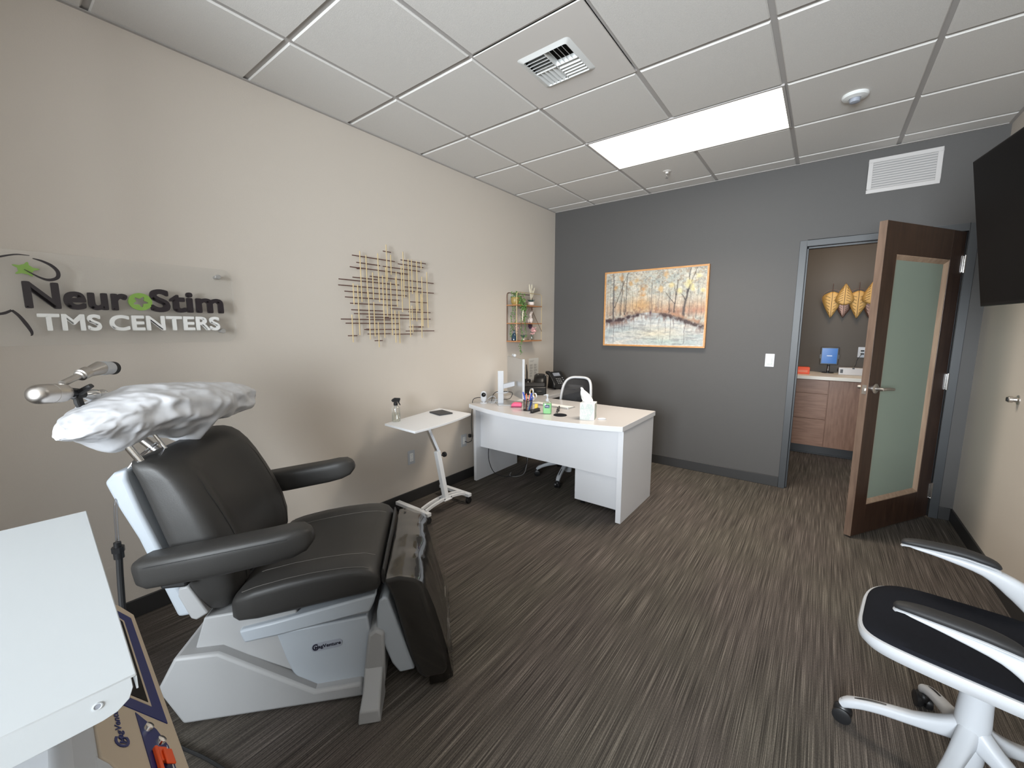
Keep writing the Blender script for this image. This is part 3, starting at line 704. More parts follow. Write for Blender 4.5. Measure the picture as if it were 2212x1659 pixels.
# L-return along the greige wall
rt = thing('desk_return', 'white return worktop along the greige wall behind the monitor', 'worktop', (0, 0, 0))
MB().box(0.02, 0.42, 3.405, 4.262, DZ-0.038, DZ).build('worktop', 'laminate_top', rt, bevel=0.002)
MB().box(0.02, 0.40, 4.225, 4.25, 0, DZ-0.038).build('end_panel', 'laminate', rt)
MB().box(0.02, 0.038, 3.42, 4.225, 0.35, DZ-0.038).build('modesty_panel', 'laminate', rt)
MB().box(0.02, 0.42, 4.262, 4.276, DZ-0.02, DZ+0.022).build('back_lip', 'laminate', rt)
# pedestal
pd = thing('file_pedestal', 'white rolling file pedestal tucked under the right end of the desk', 'cabinet', (0, 0, 0))
MB().box(1.100, 1.485, 2.845, 3.33, 0.045, 0.60).build('body', 'laminate', pd, bevel=0.002)
for k in range(2): MB().box(1.105, 1.48, 3.33, 3.348, 0.05+k*.275, 0.32+k*.275).build('drawer', 'laminate', pd, bevel=0.002)
for x in (1.15, 1.44):
    for y in (2.90, 3.28): MB().cyl((x-0.012, y, 0.020), 0.020, 0.024, axis='x').box(x-.016, x+.016, y-.016, y+.016, 0.036, 0.045).build('caster', 'black', pd)

def item(name, label, cat, mb, m, **k):
    o = mb.build(name, m, **k); return tag(o, label, cat)
# baby camera
t = thing('baby_camera', 'small white egg shaped camera with black lens on the desk corner', 'camera', (0.158, 2.805, DZ), R(38))
MB().lathe([(0, 0), (.034, 0), (.035, .004), (.031, .008), (.012, .010), (.010, .020), (0, .020)], n=28).build('foot', 'white', t)
MB().sweep([(0, 0, .014), (0, 0, .022), (0, 0, .040), (0, 0, .085), (0, 0, .104), (0, 0, .114)], [(.012, .012), (.024, .018), (.028, .022), (.029, .022), (.022, .017), (.008, .007)], n=28, up=(0, 1, 0), smooth=4).build('body', 'white', t)
MB().cyl((0, -0.0245, .082), 0.020, 0.012, axis='y', n=28).build('lens', 'black_gloss', t)
MB().cyl((0.004, -0.0255, .086), 0.006, 0.002, axis='y', n=14).build('lens_glint', 'chrome', t)

# all-in-one monitor on an aluminium easel stand
mn = thing('monitor', 'slim silver monitor seen from behind with white stand and webcam on top', 'monitor', (0, 0, 0))
MB().prism([(0.222, 2.890), (0.352, 2.782), (0.500, 2.925), (0.440, 3.030), (0.250, 3.055)], DZ, DZ+0.007).build('base_plate', 'alu', mn, bevel=0.002)
cx, cy = 0.306, 2.872
mm = MB(); mm.at((cx, cy, DZ+0.007), (0, 0, R(42)))
mm.box(-0.026, 0.026, -0.009, 0.009, 0, 0.297); mm.build('stand_column', 'white', mn, bevel=0.003)
mm = MB(); mm.at((0.318, 2.892, DZ+.142), (0, 0, R(57)))
mm.prism([(0, 0), (0.105, .020), (0.105, .062), (0, .040)], -0.022, 0.022, 'y'); mm.build('hinge_arm', 'white', mn, bevel=0.003)
# screen slab: runs between (0.21,3.1) and (0.39,3.0)
sa = Vector((0.165, 3.150)); sb = Vector((0.545, 2.880)); 
sd = (sb-sa).normalized(); sn = Vector((-sd.y, sd.x))
sc = MB(); sc.m = Matrix.Translation((sa.x, sa.y, 0)) @ Matrix.Rotation(math.atan2(sd.y, sd.x), 4, 'Z')
LW = (sb-sa).length
sc.box(0, LW, 0.0, 0.014, DZ+0.062, DZ+0.420); sc.build('display_shell', 'alu', mn, bevel=0.003)
sc = MB(); sc.m = Matrix.Translation((sa.x, sa.y, 0)) @ Matrix.Rotation(math.atan2(sd.y, sd.x), 4, 'Z')
sc.box(0.008, LW-0.008, 0.016, 0.019, DZ+0.072, DZ+0.412); sc.build('screen', 'screen_off', mn)
sc = MB(); sc.m = Matrix.Translation((sa.x, sa.y, 0)) @ Matrix.Rotation(math.atan2(sd.y, sd.x), 4, 'Z')
sc.box(LW, LW+0.003, -0.001, 0.019, DZ+0.062, DZ+0.420); sc.build('edge_bezel', 'white', mn)
t = thing('webcam', 'little white webcam clipped on top of the silver monitor', 'webcam', (sa.x+sd.x*LW*.42, sa.y+sd.y*LW*.42, DZ+0.420), math.atan2(sd.y, sd.x))
MB().cyl((-0.030, 0.008, 0.018), 0.013, 0.060, axis='x', n=20).build('body', 'white', t, bevel=0.003)
MB().box(-0.012, 0.012, 0.002, 0.018, 0.0, 0.008).build('clip', 'alu', t)
MB().cyl((-0.004, 0.008, 0.018), 0.0135, 0.008, axis='x', n=20).build('ring', 'ink_soft', t)
# cables behind monitor
def cable(name, label, pts, r, m, smooth=6, n=8):
    o = MB().sweep(pts, r, n=n, smooth=smooth).build(name, m); return tag(o, label, 'cable', 'loose cables around the desk')
cable('cable', 'thin white cable looping from the egg shaped camera', [(0.165, 2.84, .765), (0.20, 2.87, .80), (0.235, 2.88, .792), (0.255, 2.85, .755), (0.24, 2.84, .744), (0.20, 2.845, .744), (0.18, 2.90, .744), (0.12, 2.98, .744)], .0022, 'white')
cable('cable', 'white cable coiled flat on the desk beside the silver monitor base', [(0.17, 2.87, .744), (0.22, 2.96, .744), (0.16, 3.0, .744), (0.12, 2.93, .744), (0.15, 2.87, .744), (0.20, 2.93, .744), (0.12, 3.08, .744), (0.10, 3.2, .744)], .0025, 'white')
cable('cable', 'black cable hooked over the white monitor stand', [(0.17, 2.90, .745), (0.20, 2.89, .81), (0.25, 2.878, .845), (0.30, 2.895, .853), (0.345, 2.93, .850), (0.35, 2.99, .83), (0.30, 3.02, .77), (0.2, 3.05, .746)], .003, 'black')
o = MB().sweep([(0.268, 2.862, .842), (0.295, 2.850, .846), (0.33, 2.872, .842), (0.352, 2.91, .846), (0.335, 2.935, .85), (0.295, 2.905, .846), (0.268, 2.862, .842)], (.0045), n=8, smooth=5).build('cable_tie', 'lblue'); o.data.materials[0] = M['white']; tag(o, 'white cable wrap tied round the monitor stand column', 'cable tie')
# pink sticky note dispenser
t = thing('note_dispenser', 'bright pink sticky note dispenser beside the pen cup', 'note dispenser', (0.515, 2.835, DZ), R(32))
MB().prism([(-.045, 0), (.045, 0), (.045, .012), (-.045, .012)], -.038, .038, 'y').build('base', 'maroon', t, bevel=0.003)
MB().prism([(-.045, .012), (.045, .012), (.045, .030), (.030, .038), (-.020, .040), (-.045, .026)], -.037, .037, 'y').build('cover', 'pink', t, bevel=0.006)

# pen cup and its pens
pc = Vector((0.678, 2.775, DZ))
t = thing('pen_cup', 'black wire mesh pen cup full of pens on the desk', 'pen cup', pc)
mb = MB(); n = 20
mb.torus((0, 0, .088), .039, .0028).torus((0, 0, .002), .037, .0022)
for k in range(n):
    a = 2*PI*k/n
    for s in (1, -1): mb.sweep([(.038*math.cos(a+s*j*.16), .038*math.sin(a+s*j*.16), .002+.086*j/8) for j in range(9)], .0006, n=4)
for j in range(1, 12): mb.torus((0, 0, .0075*j), .038, .0006, n=24, m=4)
mb.build('mesh_wall', 'black', t)
MB().cyl((0, 0, 0), .037, .003).build('bottom', 'black', t)
def pen(label, dx, dy, tx, ty, L_, r, m, capm=None, group='pens in the black mesh cup'):
    p = pc+Vector((dx, dy, .004)); q = p+Vector((tx, ty, L_))
    d = q-p
    mb = MB().sweep([p, p+d*.1, p+d*.95, q], [(.0015, .0015), (r, r), (r, r), (r*.7, r*.7)], n=10)
    o = mb.build('pen', m); tag(o, label, 'pen', group)
    if capm: MB().sweep([p+d*.55, p+d*1.003], r*1.15, n=10).build('cap', capm, o)
pen('dark blue capped pen leaning left in the mesh cup', -.004, .010, -.040, -.020, .150, .005, 'white', 'blue_pen')
pen('coral barrel pen standing upright in the mesh cup', -.008, -.006, .000, -.006, .140, .005, 'coral', None)
pen('coral pen leaning right behind the other coral pen', .004, .004, .012, .002, .135, .0045, 'coral', None)
pen('light blue slim pen among the coral pens', .010, -.004, .022, .004, .142, .004, 'lblue', None)
pen('blue marker leaning right in the mesh cup', .012, .004, .030, .016, .128, .0055, 'blue_pen', None)
pen('tall blue pen leaning towards the scissors', .006, -.010, .036, .004, .148, .0045, 'white', 'blue_pen')
pen('tan pencil in the middle of the mesh cup', -.002, .012, .010, .006, .130, .004, 'wood_pencil', None)
pen('black ballpoint pen low inside the mesh cup', -.012, -.010, .014, -.002, .100, .004, 'black', None)
sc_ = thing('scissors', 'scissors with grey and tan loop handles standing in the pen cup', 'scissors', (pc.x+.006, pc.y+.004, DZ+.004))
MB().prism([(-.004, 0), (.004, 0), (.034, .105), (.020, .105)], -.0012, .0012, 'y').build('blades', 'chrome', sc_)
for (x, z, mm_, tl) in ((.028, .158, 'alu', 0.25), (.062, .128, 'alu', -.5)):
    ring = []
    mb = MB(); mb.at((x, 0, z), (0, tl, 0), (1, 1, 1.45 if tl > 0 else 1.25)); mb.torus((0, 0, 0), .017, .0048, axis='y'); o = mb.build('handle', mm_, sc_)
    mb = MB(); mb.at((x, 0, z), (0, tl, 0), (1, 1, 1.45 if tl > 0 else 1.25)); mb.torus((0, 0, 0), .0135, .0035, axis='y'); mb.build('grip_lining', 'wood_pencil', o)
# yellow note block behind the cup
item('note_pad', 'narrow yellow note block behind the pen cup', 'note pad', MB().at((0.727, 2.83, DZ), (0, 0, R(20))).box(-.012, .012, -.012, .012, 0, .052), 'yellow')
# stapler (black, long and low)
t = thing('stapler', 'slim black stapler lying beside the pen cup', 'stapler', (0.768, 2.755, DZ), R(93))
MB().box(-.062, .062, -.014, .014, 0, .008).build('base', 'black', t, bevel=0.003)
MB().prism([(-.066, .010), (.055, .008), (.062, .020), (.045, .030), (-.055, .026), (-.068, .018)], -.012, .012, 'y').build('arm', 'black', t, bevel=0.004)
# hand sanitizer
t = thing('hand_sanitizer', 'clear pump bottle of green hand gel on the desk', 'pump bottle', (0.880, 2.762, DZ), R(30))
MB().sweep([(0, 0, .002), (0, 0, .006), (0, 0, .085), (0, 0, .097), (0, 0, .104)], [(.034, .022), (.036, .024), (.036, .024), (.030, .020), (.014, .013)], n=36, up=(0, 1, 0), power=4).build('bottle', 'clear', t)
MB().sweep([(0, 0, .004), (0, 0, .007), (0, 0, .084)], [(.032, .020), (.034, .022), (.034, .022)], n=36, up=(0, 1, 0), power=4).build('gel', 'gel', t)
lb = MB().box(-.020, .018, -.0256, -.0246, .052, .076).build('label', 'navy', t)
tx = MB(); tx.m = Matrix.Translation((-.017, -.0258, .059)) @ Matrix.Rotation(PI/2, 4, 'X'); text_into(tx, 'PURELL', .032, .010, .0004, .0); tx.build('label_print', 'white_sign', lb, smooth=False)
mb = MB().lathe([(0, .102), (.014, .102), (.014, .122), (.006, .124), (.006, .150), (0, .150)], n=18)
mb.sweep([(0, 0, .150), (-.006, 0, .156), (-.030, 0, .152)], [(.006, .005), (.006, .005), (.004, .003)], n=10).cyl((0, 0, .146), .009, .014)
mb.build('pump', 'white', t)
# glasses
t = thing('eyeglasses', 'folded black rimmed eyeglasses beside the green gel bottle', 'glasses', (0.925, 2.86, DZ+.002), R(-70))
for s in (-1, 1):
    mb = MB(); mb.at((s*.034, 0, .023), (0, 0, 0), (1.25, 1, 1.05)); mb.torus((0, 0, 0), .020, .0032, axis='y'); mb.build('rim', 'black_gloss', t)
    MB().sweep([(s*.058, 0, .028), (s*.060, -.006, .028), (-s*.045, -.012-.004*s, .010)], .002, n=8).build('temple', 'black_gloss', t)
MB().sweep([(-.012, 0, .026), (0, 0, .030), (.012, 0, .026)], .002, n=8).build('bridge', 'black_gloss', t)
# coaster, mouse, keyboard
item('coaster', 'round black coaster on the white desk', 'coaster', MB().at((0.996, 2.770, DZ)).lathe([(0, 0), (.052, 0), (.054, .002), (.052, .005), (0, .005)], n=40), 'mesh_black')
item('mouse', 'low white oval mouse beside the tissue box', 'mouse', MB().at((1.325, 2.835, DZ), (0, 0, R(35))).sphere((0, 0, .004), (.034, .018, .010), 24, 10), 'white')
t = thing('keyboard', 'white slim keyboard lying on the desk behind the gel bottle', 'keyboard', (0.735, 3.075, DZ), R(-2))
MB().prism([(-.060, 0), (.060, 0), (.060, .006), (-.060, .014)], -.20, .20, 'x').build('tray', 'alu', t, bevel=0.002)
mb = MB()
for r_ in range(5):
    for c_ in range(14):
        x = -.19+c_*.0272; y = -.050+r_*.0205; z = .0145-(y+.06)*.0667
        mb.box(x, x+.024, y, y+.0175, z-.002, z+.0015)
mb.build('keys', 'white_sign', t)
# tissue box
t = thing('tissue_box', 'tall tissue box with sage triangle pattern and a tissue sticking out', 'tissue box', (1.2275, 2.800, DZ), R(17))
hx, hy, hz = .055, .058, .127
MB().box(-hx, hx, -hy, hy, 0, hz).build('carton', 'paper', t, bevel=0.001)
mb = MB()
def tri_band(face, u0, u1, v0, v1, nx, nz):
    du = (u1-u0)/nx; dv = (v1-v0)/nz
    for i in range(nx*2-1):
        for j in range(nz):
            a = u0+i*du/2; up = (i+j) % 2 == 0
            P3 = [(a, v0+j*dv), (a+du, v0+j*dv), (a+du/2, v0+(j+1)*dv)] if up else [(a, v0+(j+1)*dv), (a+du/2, v0+j*dv), (a+du, v0+(j+1)*dv)]
            cx_, cz_ = sum(p[0] for p in P3)/3, sum(p[1] for p in P3)/3
            for sc1, sc2 in ((.92, .74), (.52, .34)):
                if random.random() < .18: continue
                for k in range(3):
                    q = [P3[k], P3[(k+1) % 3]]
                    o1 = [(cx_+(p[0]-cx_)*sc1, cz_+(p[1]-cz_)*sc1) for p in q]; i1 = [(cx_+(p[0]-cx_)*sc2, cz_+(p[1]-cz_)*sc2) for p in q[::-1]]
                    if face == 'f': mb.face([mb.v((p[0], -hy-.0004, p[1])) for p in o1+i1])
                    else: mb.face([mb.v((hx+.0004, p[0], p[1])) for p in o1+i1])
tri_band('f', -hx+.002, hx-.002, .004, hz-.004, 3, 3); tri_band('s', -hy+.002, hy-.002, .004, hz-.004, 3, 3)
mb.build('pattern', 'teal_print', t, smooth=False)
MB().sphere((0, 0, hz), (.030, .020, .002), 24, 6).build('opening', 'label_grey', t)
ts = MB(); rings = []
for k in range(14):
    q = k/13; zz = hz-.004+.118*q; cxx = -.004-.052*q; w_ = .010+.036*math.sin(PI*min(1, q*1.05+.12))**.8*(1-.55*q)
    if q > .93: w_ = .006
    ring = []
    for j in range(20):
        a = 2*PI*j/20
        rr = w_*(1+.18*math.sin(3*a+q*3)+.12*math.sin(5*a-q*6)); ring.append((cxx+rr*math.cos(a), rr*.45*math.sin(a)+.008*math.sin(q*5), zz))
    rings.append(ring)
ts.loft(rings); ts.build('tissue', 'paper', t)

# black printer, headset box and phone on the return
SC=.86
t = thing('printer', 'low black printer on the return beside the monitor', 'printer', (0.200, 3.530, DZ+.001), R(38))
MB().box(-.145, .145, -.105, .105, 0.0, .085).build('body', 'black', t, bevel=0.012)
MB().prism([(-.10, .085), (.10, .085), (.08, .105), (-.08, .125)], -.13, .13, 'x').build('lid', 'black_soft', t, bevel=0.008)
MB().box(-.10, .10, -.120, -.104, .03, .045).build('paper_tray', 'black_gloss', t, bevel=0.003)
for k in range(4): MB().box(-.11, .11, -.08+k*.042, -.066+k*.042, .108-k*.003, .121-k*.003).build('lid_rib', 'black', t)
t = thing('label_printer', 'rounded black label printer with silver release bar behind the low printer', 'label printer', (0.130, 3.795, DZ+.001), R(30))
MB().sweep([(0, -.085, .07), (0, -.07, .085), (0, 0, .095), (0, .06, .085), (0, .075, .075)], [(.055, .055), (.068, .080), (.072, .092), (.068, .080), (.055, .06)], n=28, power=3.5, smooth=3).build('body', 'black', t)
MB().sweep([(.06, -.05, .172), (.08, .05, .150)], .004, n=8).build('release_bar', 'alu', t)
MB().cyl((-.02, -.06, .178), .005, .004).build('status_light', 'white_sign', t)
t = thing('router', 'black router with upright antenna beside the monitor edge', 'router', (0.045, 3.672, DZ+.001), 0)
MB().box(-.034, .034, -.018, .018, 0, .13).build('body', 'black', t, bevel=0.008)
for x in (-.01,): MB().sweep([(x, 0, .12), (x, 0, .20), (x-.008, 0, .29)], [(.006, .009), (.006, .009), (.003, .005)], n=10).build('antenna', 'black', t)
MB().cyl((.02, -.021, .10), .006, .003, axis='y').build('status_light', 'white_sign', t)
t = thing('desk_phone', 'black desk phone on an angled stand near the corner of the room', 'telephone', (0.225, 3.99, DZ+.001), R(68))
tilt = Matrix.Rotation(R(46), 4, 'X')
def PH(): mb = MB(); mb.m = Matrix.Translation((0, 0.02, .082)) @ tilt; return mb
PH().box(-.05, .13, -.105, .125, 0.0, .026).build('body', 'black', t, bevel=0.006)
PH().box(-.008, .085, .055, .10, .026, .029).build('display', 'label_grey', t)
kb_ = PH()
for r_ in range(4):
    for c_ in range(3): kb_.box(.0+c_*.026, .0+c_*.026+.013, -.055+r_*.022, -.055+r_*.022+.009, .026, .0295)
for c_ in range(3): kb_.box(.088, .104, -.04+c_*.03, -.04+c_*.03+.008, .026, .029)
kb_.build('keypad', 'ink_soft', t)
PH().cyl((.045, -.082, .026), .011, .004).build('speaker_button', 'alu', t)
hs = MB(); hs.m = Matrix.Translation((0, 0.02, .082)) @ tilt
hs.sweep([(-.078, .115, .030), (-.078, .095, .045), (-.078, .05, .056), (-.078, -.04, .056), (-.078, -.085, .045), (-.078, -.105, .030)], [(.022, .016), (.026, .020), (.018, .012), (.018, .012), (.026, .020), (.022, .016)], n=16, smooth=4, power=3).build('handset', 'black', t)
MB().prism([(-.030, 0), (.115, 0), (.098, .150)], -.04, .12, 'x').build('stand', 'black_soft', t)
cd_ = []
for k in range(150):
    q = k/149; ang_ = q*2*PI*24; bx = .02+.11*math.sin(q*PI)*1.0*(1)+(-.06)*(1-q); by = -.13-.075*math.sin(q*PI*1.0)+.03*math.cos(q*PI)
    cd_.append((bx+.0035*math.cos(ang_), by, .010+.0035*math.sin(ang_)))
MB().sweep(cd_, .0022, n=6).build('handset_cord', 'black', t)
item('paper_stack', 'loose white paper lying on the return worktop', 'paper', MB().at((0.36, 3.22, DZ), (0, 0, R(20))).box(-.07, .07, -.10, .10, 0, .002), 'paper')
# cables under the desk
cable('cable', 'black cable loop hanging under the left end of the desk', [(0.215, 2.835, .40), (0.175, 2.80+.05, .30), (0.17, 2.86, .17), (0.22, 2.88, .06), (0.33, 2.92, .035), (0.42, 3.0, .06), (0.44, 3.10, .14), (0.36, 3.2, .25), (0.30, 3.3, .40)], .0035, 'black')
cable('cable', 'grey cable lying on the carpet under the desk', [(0.34, 3.30, .30), (0.36, 3.22, .10), (0.38, 3.14, .012), (0.36, 3.04, .006), (0.30, 3.02, .006), (0.25, 3.10, .006)], .003, 'ink_soft')

# ------------------------------------------------------------------ office chairs (local x forward)
def office_chair(label, loc, rz, zs=0.475, arm_z=0.65):
    t = thing('office_chair', label, 'chair', loc, rz, 'white office chairs')
    # base
    for k in range(5):
        a = 2*PI*k/5; ca, sa = math.cos(a), math.sin(a)
        P = [(0.015, .185), (.06, .165), (.12, .142), (.20, .120), (.25, .102), (.285, .084), (.305, .066)]
        L_ = MB().sweep([(r*ca, r*sa, z) for r, z in P], [(.026, .042), (.023, .028), (.020, .020), (.018, .017), (.018, .016), (.019, .016), (.015, .012)], n=16, power=3.2, smooth=3)
        leg = L_.build('star_leg', 'white_metal', t)
        MB().sweep([(r*ca, r*sa, z+.0182) for r, z in [(.19, .1235), (.22, .1145), (.25, .1025), (.272, .0905)]], [(.003, .0012), (.004, .0012), (.004, .0012), (.003, .001)], n=8, smooth=2).build('slot', 'black', leg)
        w = MB(); px, py = -sa, ca
        for s in (-1, 1):
            c = Vector((.300*ca+px*s*.014, .300*sa+py*s*.014, .028))
            mb_ = Matrix.Translation(c) @ Matrix.Rotation(a, 4, 'Z')
            w.m = mb_; w.lathe([(0, -.010*s), (.024, -.010*s), (.028, -.004*s), (.028, .008*s), (.020, .011*s), (0, .011*s)], n=24, axis='y')
        w.m = Matrix.Translation((.300*ca, .300*sa, .045)) @ Matrix.Rotation(a, 4, 'Z'); w.sphere((0, 0, 0), (.026, .020, .024), 16, 10)
        w.m = Matrix.Identity(4); w.cyl((.300*ca, .300*sa, .05), .007, .035)
        w.build('caster', 'black', t)
    MB().lathe([(0, .06), (.030, .06), (.036, .10), (.039, .17), (.040, .235), (.037, .30), (.036, .345), (0, .345)], n=28).build('column_shroud', 'white_metal', t)
    MB().lathe([(0, .33), (.022, .33), (.022, zs-.085), (0, zs-.085)], n=18).build('gas_lift', 'black', t)
    MB().box(-.12, .11, -.07, .07, zs-.098, zs-.055).box(.10, .16, .02, .075, zs-.105, zs-.07).build('tilt_mechanism', 'black', t, bevel=0.012)
    # seat: outline tapers to a rounded front; slight waterfall
    def outline(wf, wb, x0, x1, rf, inset=0):
        out = []; n = 64
        for k in range(n):
            a = 2*PI*k/n; c, q = math.cos(a), math.sin(a); pw = 4.2
            x = math.copysign(abs(c)**(2/pw), c); y = math.copysign(abs(q)**(2/pw), q)
            xx = (x0+x1)/2+x*((x1-x0)/2-inset); u = (xx-x0)/(x1-x0); ww = wb*(1-u)+wf*u-inset
            out.append((xx, y*ww))
        return out
    def hz(x, y): return -0.10*max(0, x-.14)**2*6 + .012*(abs(y)/.24)**2+.02*max(0, -x-.08)
    lv = lambda ins, z: [(x, y, zs+z+hz(x, y)) for x, y in outline(.212, .245, -.21, .288, .1, ins)]
    MB().loft([lv(.05, -.055), lv(.018, -.048), lv(.004, -.030), lv(0, -.012), lv(0.003, -.002), lv(.010, 0.0)]).build('seat_shell', 'white', t)
    MB().loft([lv(.011, -.006), lv(.011, .004), lv(.018, .010), lv(.05, .013), lv(.11, .012), lv(.17, .008)]).build('seat_pad', 'mesh_black', t)
    # arms cantilevered from the back frame
    for s in (-1, 1):
        y = s*.262
        pts = [(.200, y-s*.012, arm_z-.016), (.17, y-s*.01, arm_z-.019), (.10, y-s*.004, arm_z-.024), (.0, y, arm_z-.040), (-.07, y, arm_z-.075), (-.14, y, arm_z-.135), (-.20, y-s*.02, arm_z-.18), (-.25, y-s*.06, arm_z-.19), (-.27, y-s*.12, arm_z-.19)]
        rr = [(.004, .002), (.016, .005), (.018, .010), (.020, .018), (.020, .032), (.020, .038), (.020, .032), (.020, .025), (.020, .022)]
        am = MB().sweep(pts, rr, n=18, power=3, smooth=4).build('armrest', 'white', t)
        pts = [(.205, y-s*.012, arm_z-.014), (.195, y-s*.012, arm_z-.006), (.15, y-s*.008, arm_z), (.06, y, arm_z+.003), (.01, y, arm_z-.002), (-.022, y, arm_z-.010), (-.035, y, arm_z-.020)]
        rr = [(.008, .004), (.018, .009), (.025, .012), (.028, .013), (.027, .012), (.020, .010), (.008, .005)]
        MB().sweep(pts, rr, n=20, power=2.6, smooth=4).build('arm_pad', 'black_soft', am)
        MB().sweep([(p[0], p[1], p[2]-.011) for p in pts], [(a*1.05, .0045) for a, b in rr], n=16, smooth=4).build('arm_trim', 'white', am)
    # back: white frame ring with black mesh, tapering to the top
    def backpt(u, v):   # u -1..1 across, v 0..1 up
        zz = .13+.335*v; wd = .168-.035*v; xx = -.235-.045*math.sin(PI*v)*-1-.07*v+.035*u*u
        return Vector((xx, u*wd, zs+zz))
    ringpts = []
    n = 56
    for k in range(n+1):
        a = 2*PI*k/n; c, q = math.cos(a), math.sin(a); pw = 4.0
        u = math.copysign(abs(c)**(2/pw), c); v = .5+.5*math.copysign(abs(q)**(2/pw), q)
        ringpts.append(backpt(u, v))
    MB().sweep(ringpts, [(.013, .016)]*(n+1), n=10, up=(1, 0, 0)).build('back_frame', 'white', t)
    m_ = MB(); G_ = []
    for j in range(13):
        v = j/12; row = []
        for i in range(13):
            u = -1+2*i/12
            lim = (1-abs(2*v-1)**4.0)**(1/4.0) if abs(2*v-1) < 1 else 0.0
            row.append(m_.v(backpt(u*max(lim, .55), v)))
        G_.append(row)
    for j in range(12):
        for i in range(12): m_.face([G_[j][i], G_[j][i+1], G_[j+1][i+1], G_[j+1][i]])
    m_.build('back_mesh', glass_like, t, solid=0.002)
    MB().sweep([(-.10, 0, zs-.07), (-.22, 0, zs-.05), (-.29, 0, zs+.02), (-.300, 0, zs+.14), (-.285, 0, zs+.27)], [(.035, .014), (.035, .014), (.032, .014), (.028, .012), (.02, .01)], n=14, up=(1, 0, 0), power=3, smooth=4).build('back_spine', 'white', t)
    return t
def net():
    m = bpy.data.materials.new('sheer_black_mesh'); m.use_nodes = True
    nt = m.node_tree; N = nt.nodes; L = nt.links; b = N['Principled BSDF']; out = N['Material Output']
    b.inputs['Base Color'].default_value = (.012, .012, .014, 1); b.inputs['Roughness'].default_value = .7
    tr = N.new('ShaderNodeBsdfTransparent'); mx = N.new('ShaderNodeMixShader'); mx.inputs[0].default_value = .72
    L.new(tr.outputs[0], mx.inputs[1]); L.new(b.outputs[0], mx.inputs[2]); L.new(mx.outputs[0], out.inputs[0]); return m
glass_like = net()
ch = office_chair('white office chair with black seat in the right foreground', (3.085, 1.745, 0), R(172))
dup(ch, (0.760, 3.345, 0), R(-79), 'white office chair with black mesh back behind the desk')
# ------------------------------------------------------------------ tilt-top rolling table beside the greige wall
st = thing('rolling_table', 'small white rolling table with tilted post beside the greige wall', 'table', (0, 0, 0))
tp = [(0.142, 1.736), (0.496, 1.720)]
for k in range(1, 12):
    q = k/12; tp.append((0.496-0.102*q+0.030*4*q*(1-q), 1.720+0.655*q))
tp += [(0.394, 2.375), (0.022, 2.378)]
MB().prism(tp, 0.729, 0.745).build('tabletop', 'table_white', st, bevel=0.002)
def bar(p, q, a, b, up=(0, 0, 1)): return MB().sweep([p, q], [(a, b), (a, b)], n=4, up=up, power=2)
def sqbar(p, q, a, b):
    p, q = Vector(p), Vector(q); d = (q-p).normalized(); u = Vector((1, 0, 0)); y = d.cross(u).normalized(); x = y.cross(d)
    mb = MB(); mb.loft([[t+x*sx*a+y*sy*b for sx, sy in ((-1, -1), (1, -1), (1, 1), (-1, 1))] for t in (p, q)]); return mb
sqbar((0.262, 2.005, 0.730), (0.318, 2.092, 0.46), .013, .013).build('upper_post', 'chrome', st, bevel=.002)
sqbar((0.312, 2.078, 0.487), (0.362, 2.112, 0.105), .019, .019).build('lower_post', 'table_white', st, bevel=.003)
MB().box(0.18, 0.36, 1.92, 2.10, 0.722, 0.729).build('mounting_plate', 'table_white', st)
MB().cyl((0.318, 2.108, 0.445), .006, .035, axis='y').lathe([(0, .033), (.020, .033), (.022, .040), (.020, .052), (0, .052)], (0.318, 2.105, 0.445), 8, 'y').build('clamp_knob', 'black', st)
for off in (-.024, .024):
    MB().sweep([(0.355+off, 1.895, .085), (0.352+off, 1.98, .103), (0.350+off, 2.10, .112), (0.350+off, 2.22, .103), (0.352+off, 2.305, .085)], [(.013, .013)]*5, n=4, smooth=4).build('cross_rail', 'table_white', st)
MB().box(0.325, 0.395, 2.07, 2.15, .098, .108).build('post_foot', 'table_white', st, bevel=.002)
for x, y in ((.335, 2.075), (.388, 2.078), (.388, 2.148)): MB().cyl((x, y, .112), .004, .006, n=8).build('screw', 'black', st)
for y, x0, x1 in ((1.880, 0.060, 0.432), (2.325, 0.075, 0.420)):
    MB().box(x0, x1, y-.019, y+.019, 0.060, 0.086).build('foot_bar', 'table_white', st, bevel=.002)
    for x in (x0+.03, x1-.018):
        MB().cyl((x-.012, y, .026), .026, .024, axis='x').box(x-.010, x+.010, y-.014, y+.014, .03, .060).build('caster', 'black', st, bevel=.002)
# spray bottle
t = thing('spray_bottle', 'clear spray bottle with black trigger standing on the rolling table', 'spray bottle', (0.100, 1.865, 0.746), R(60))
t.location = (0.150, 1.832, 0.746)
MB().lathe([(0, 0), (.029, 0), (.032, .004), (.032, .095), (.028, .108), (.016, .118), (.012, .124), (0, .124)], n=32).build('bottle', 'clear', t)
MB().lathe([(0, .003), (.028, .003), (.030, .006), (.030, .060), (0, .060)], n=32).build('liquid', glass_mat('clear_liquid', (1, 1, 1), .05, .25, (.95, .96, .93)), t)
MB().cyl((0, 0, .060), .002, .06, n=8).build('dip_tube', 'white', t)
MB().lathe([(0, .120), (.015, .120), (.015, .140), (.010, .144), (0, .144)], n=20).prism([(-.022, .146), (.030, .146), (.030, .158), (.034, .160), (.034, .172), (-.006, .176), (-.022, .168), (-.030, .156)], -.009, .009, 'y').prism([(.012, .148), (.024, .148), (.036, .118), (.028, .120)], -.006, .006, 'y').build('trigger_head', 'black', t, bevel=.002)
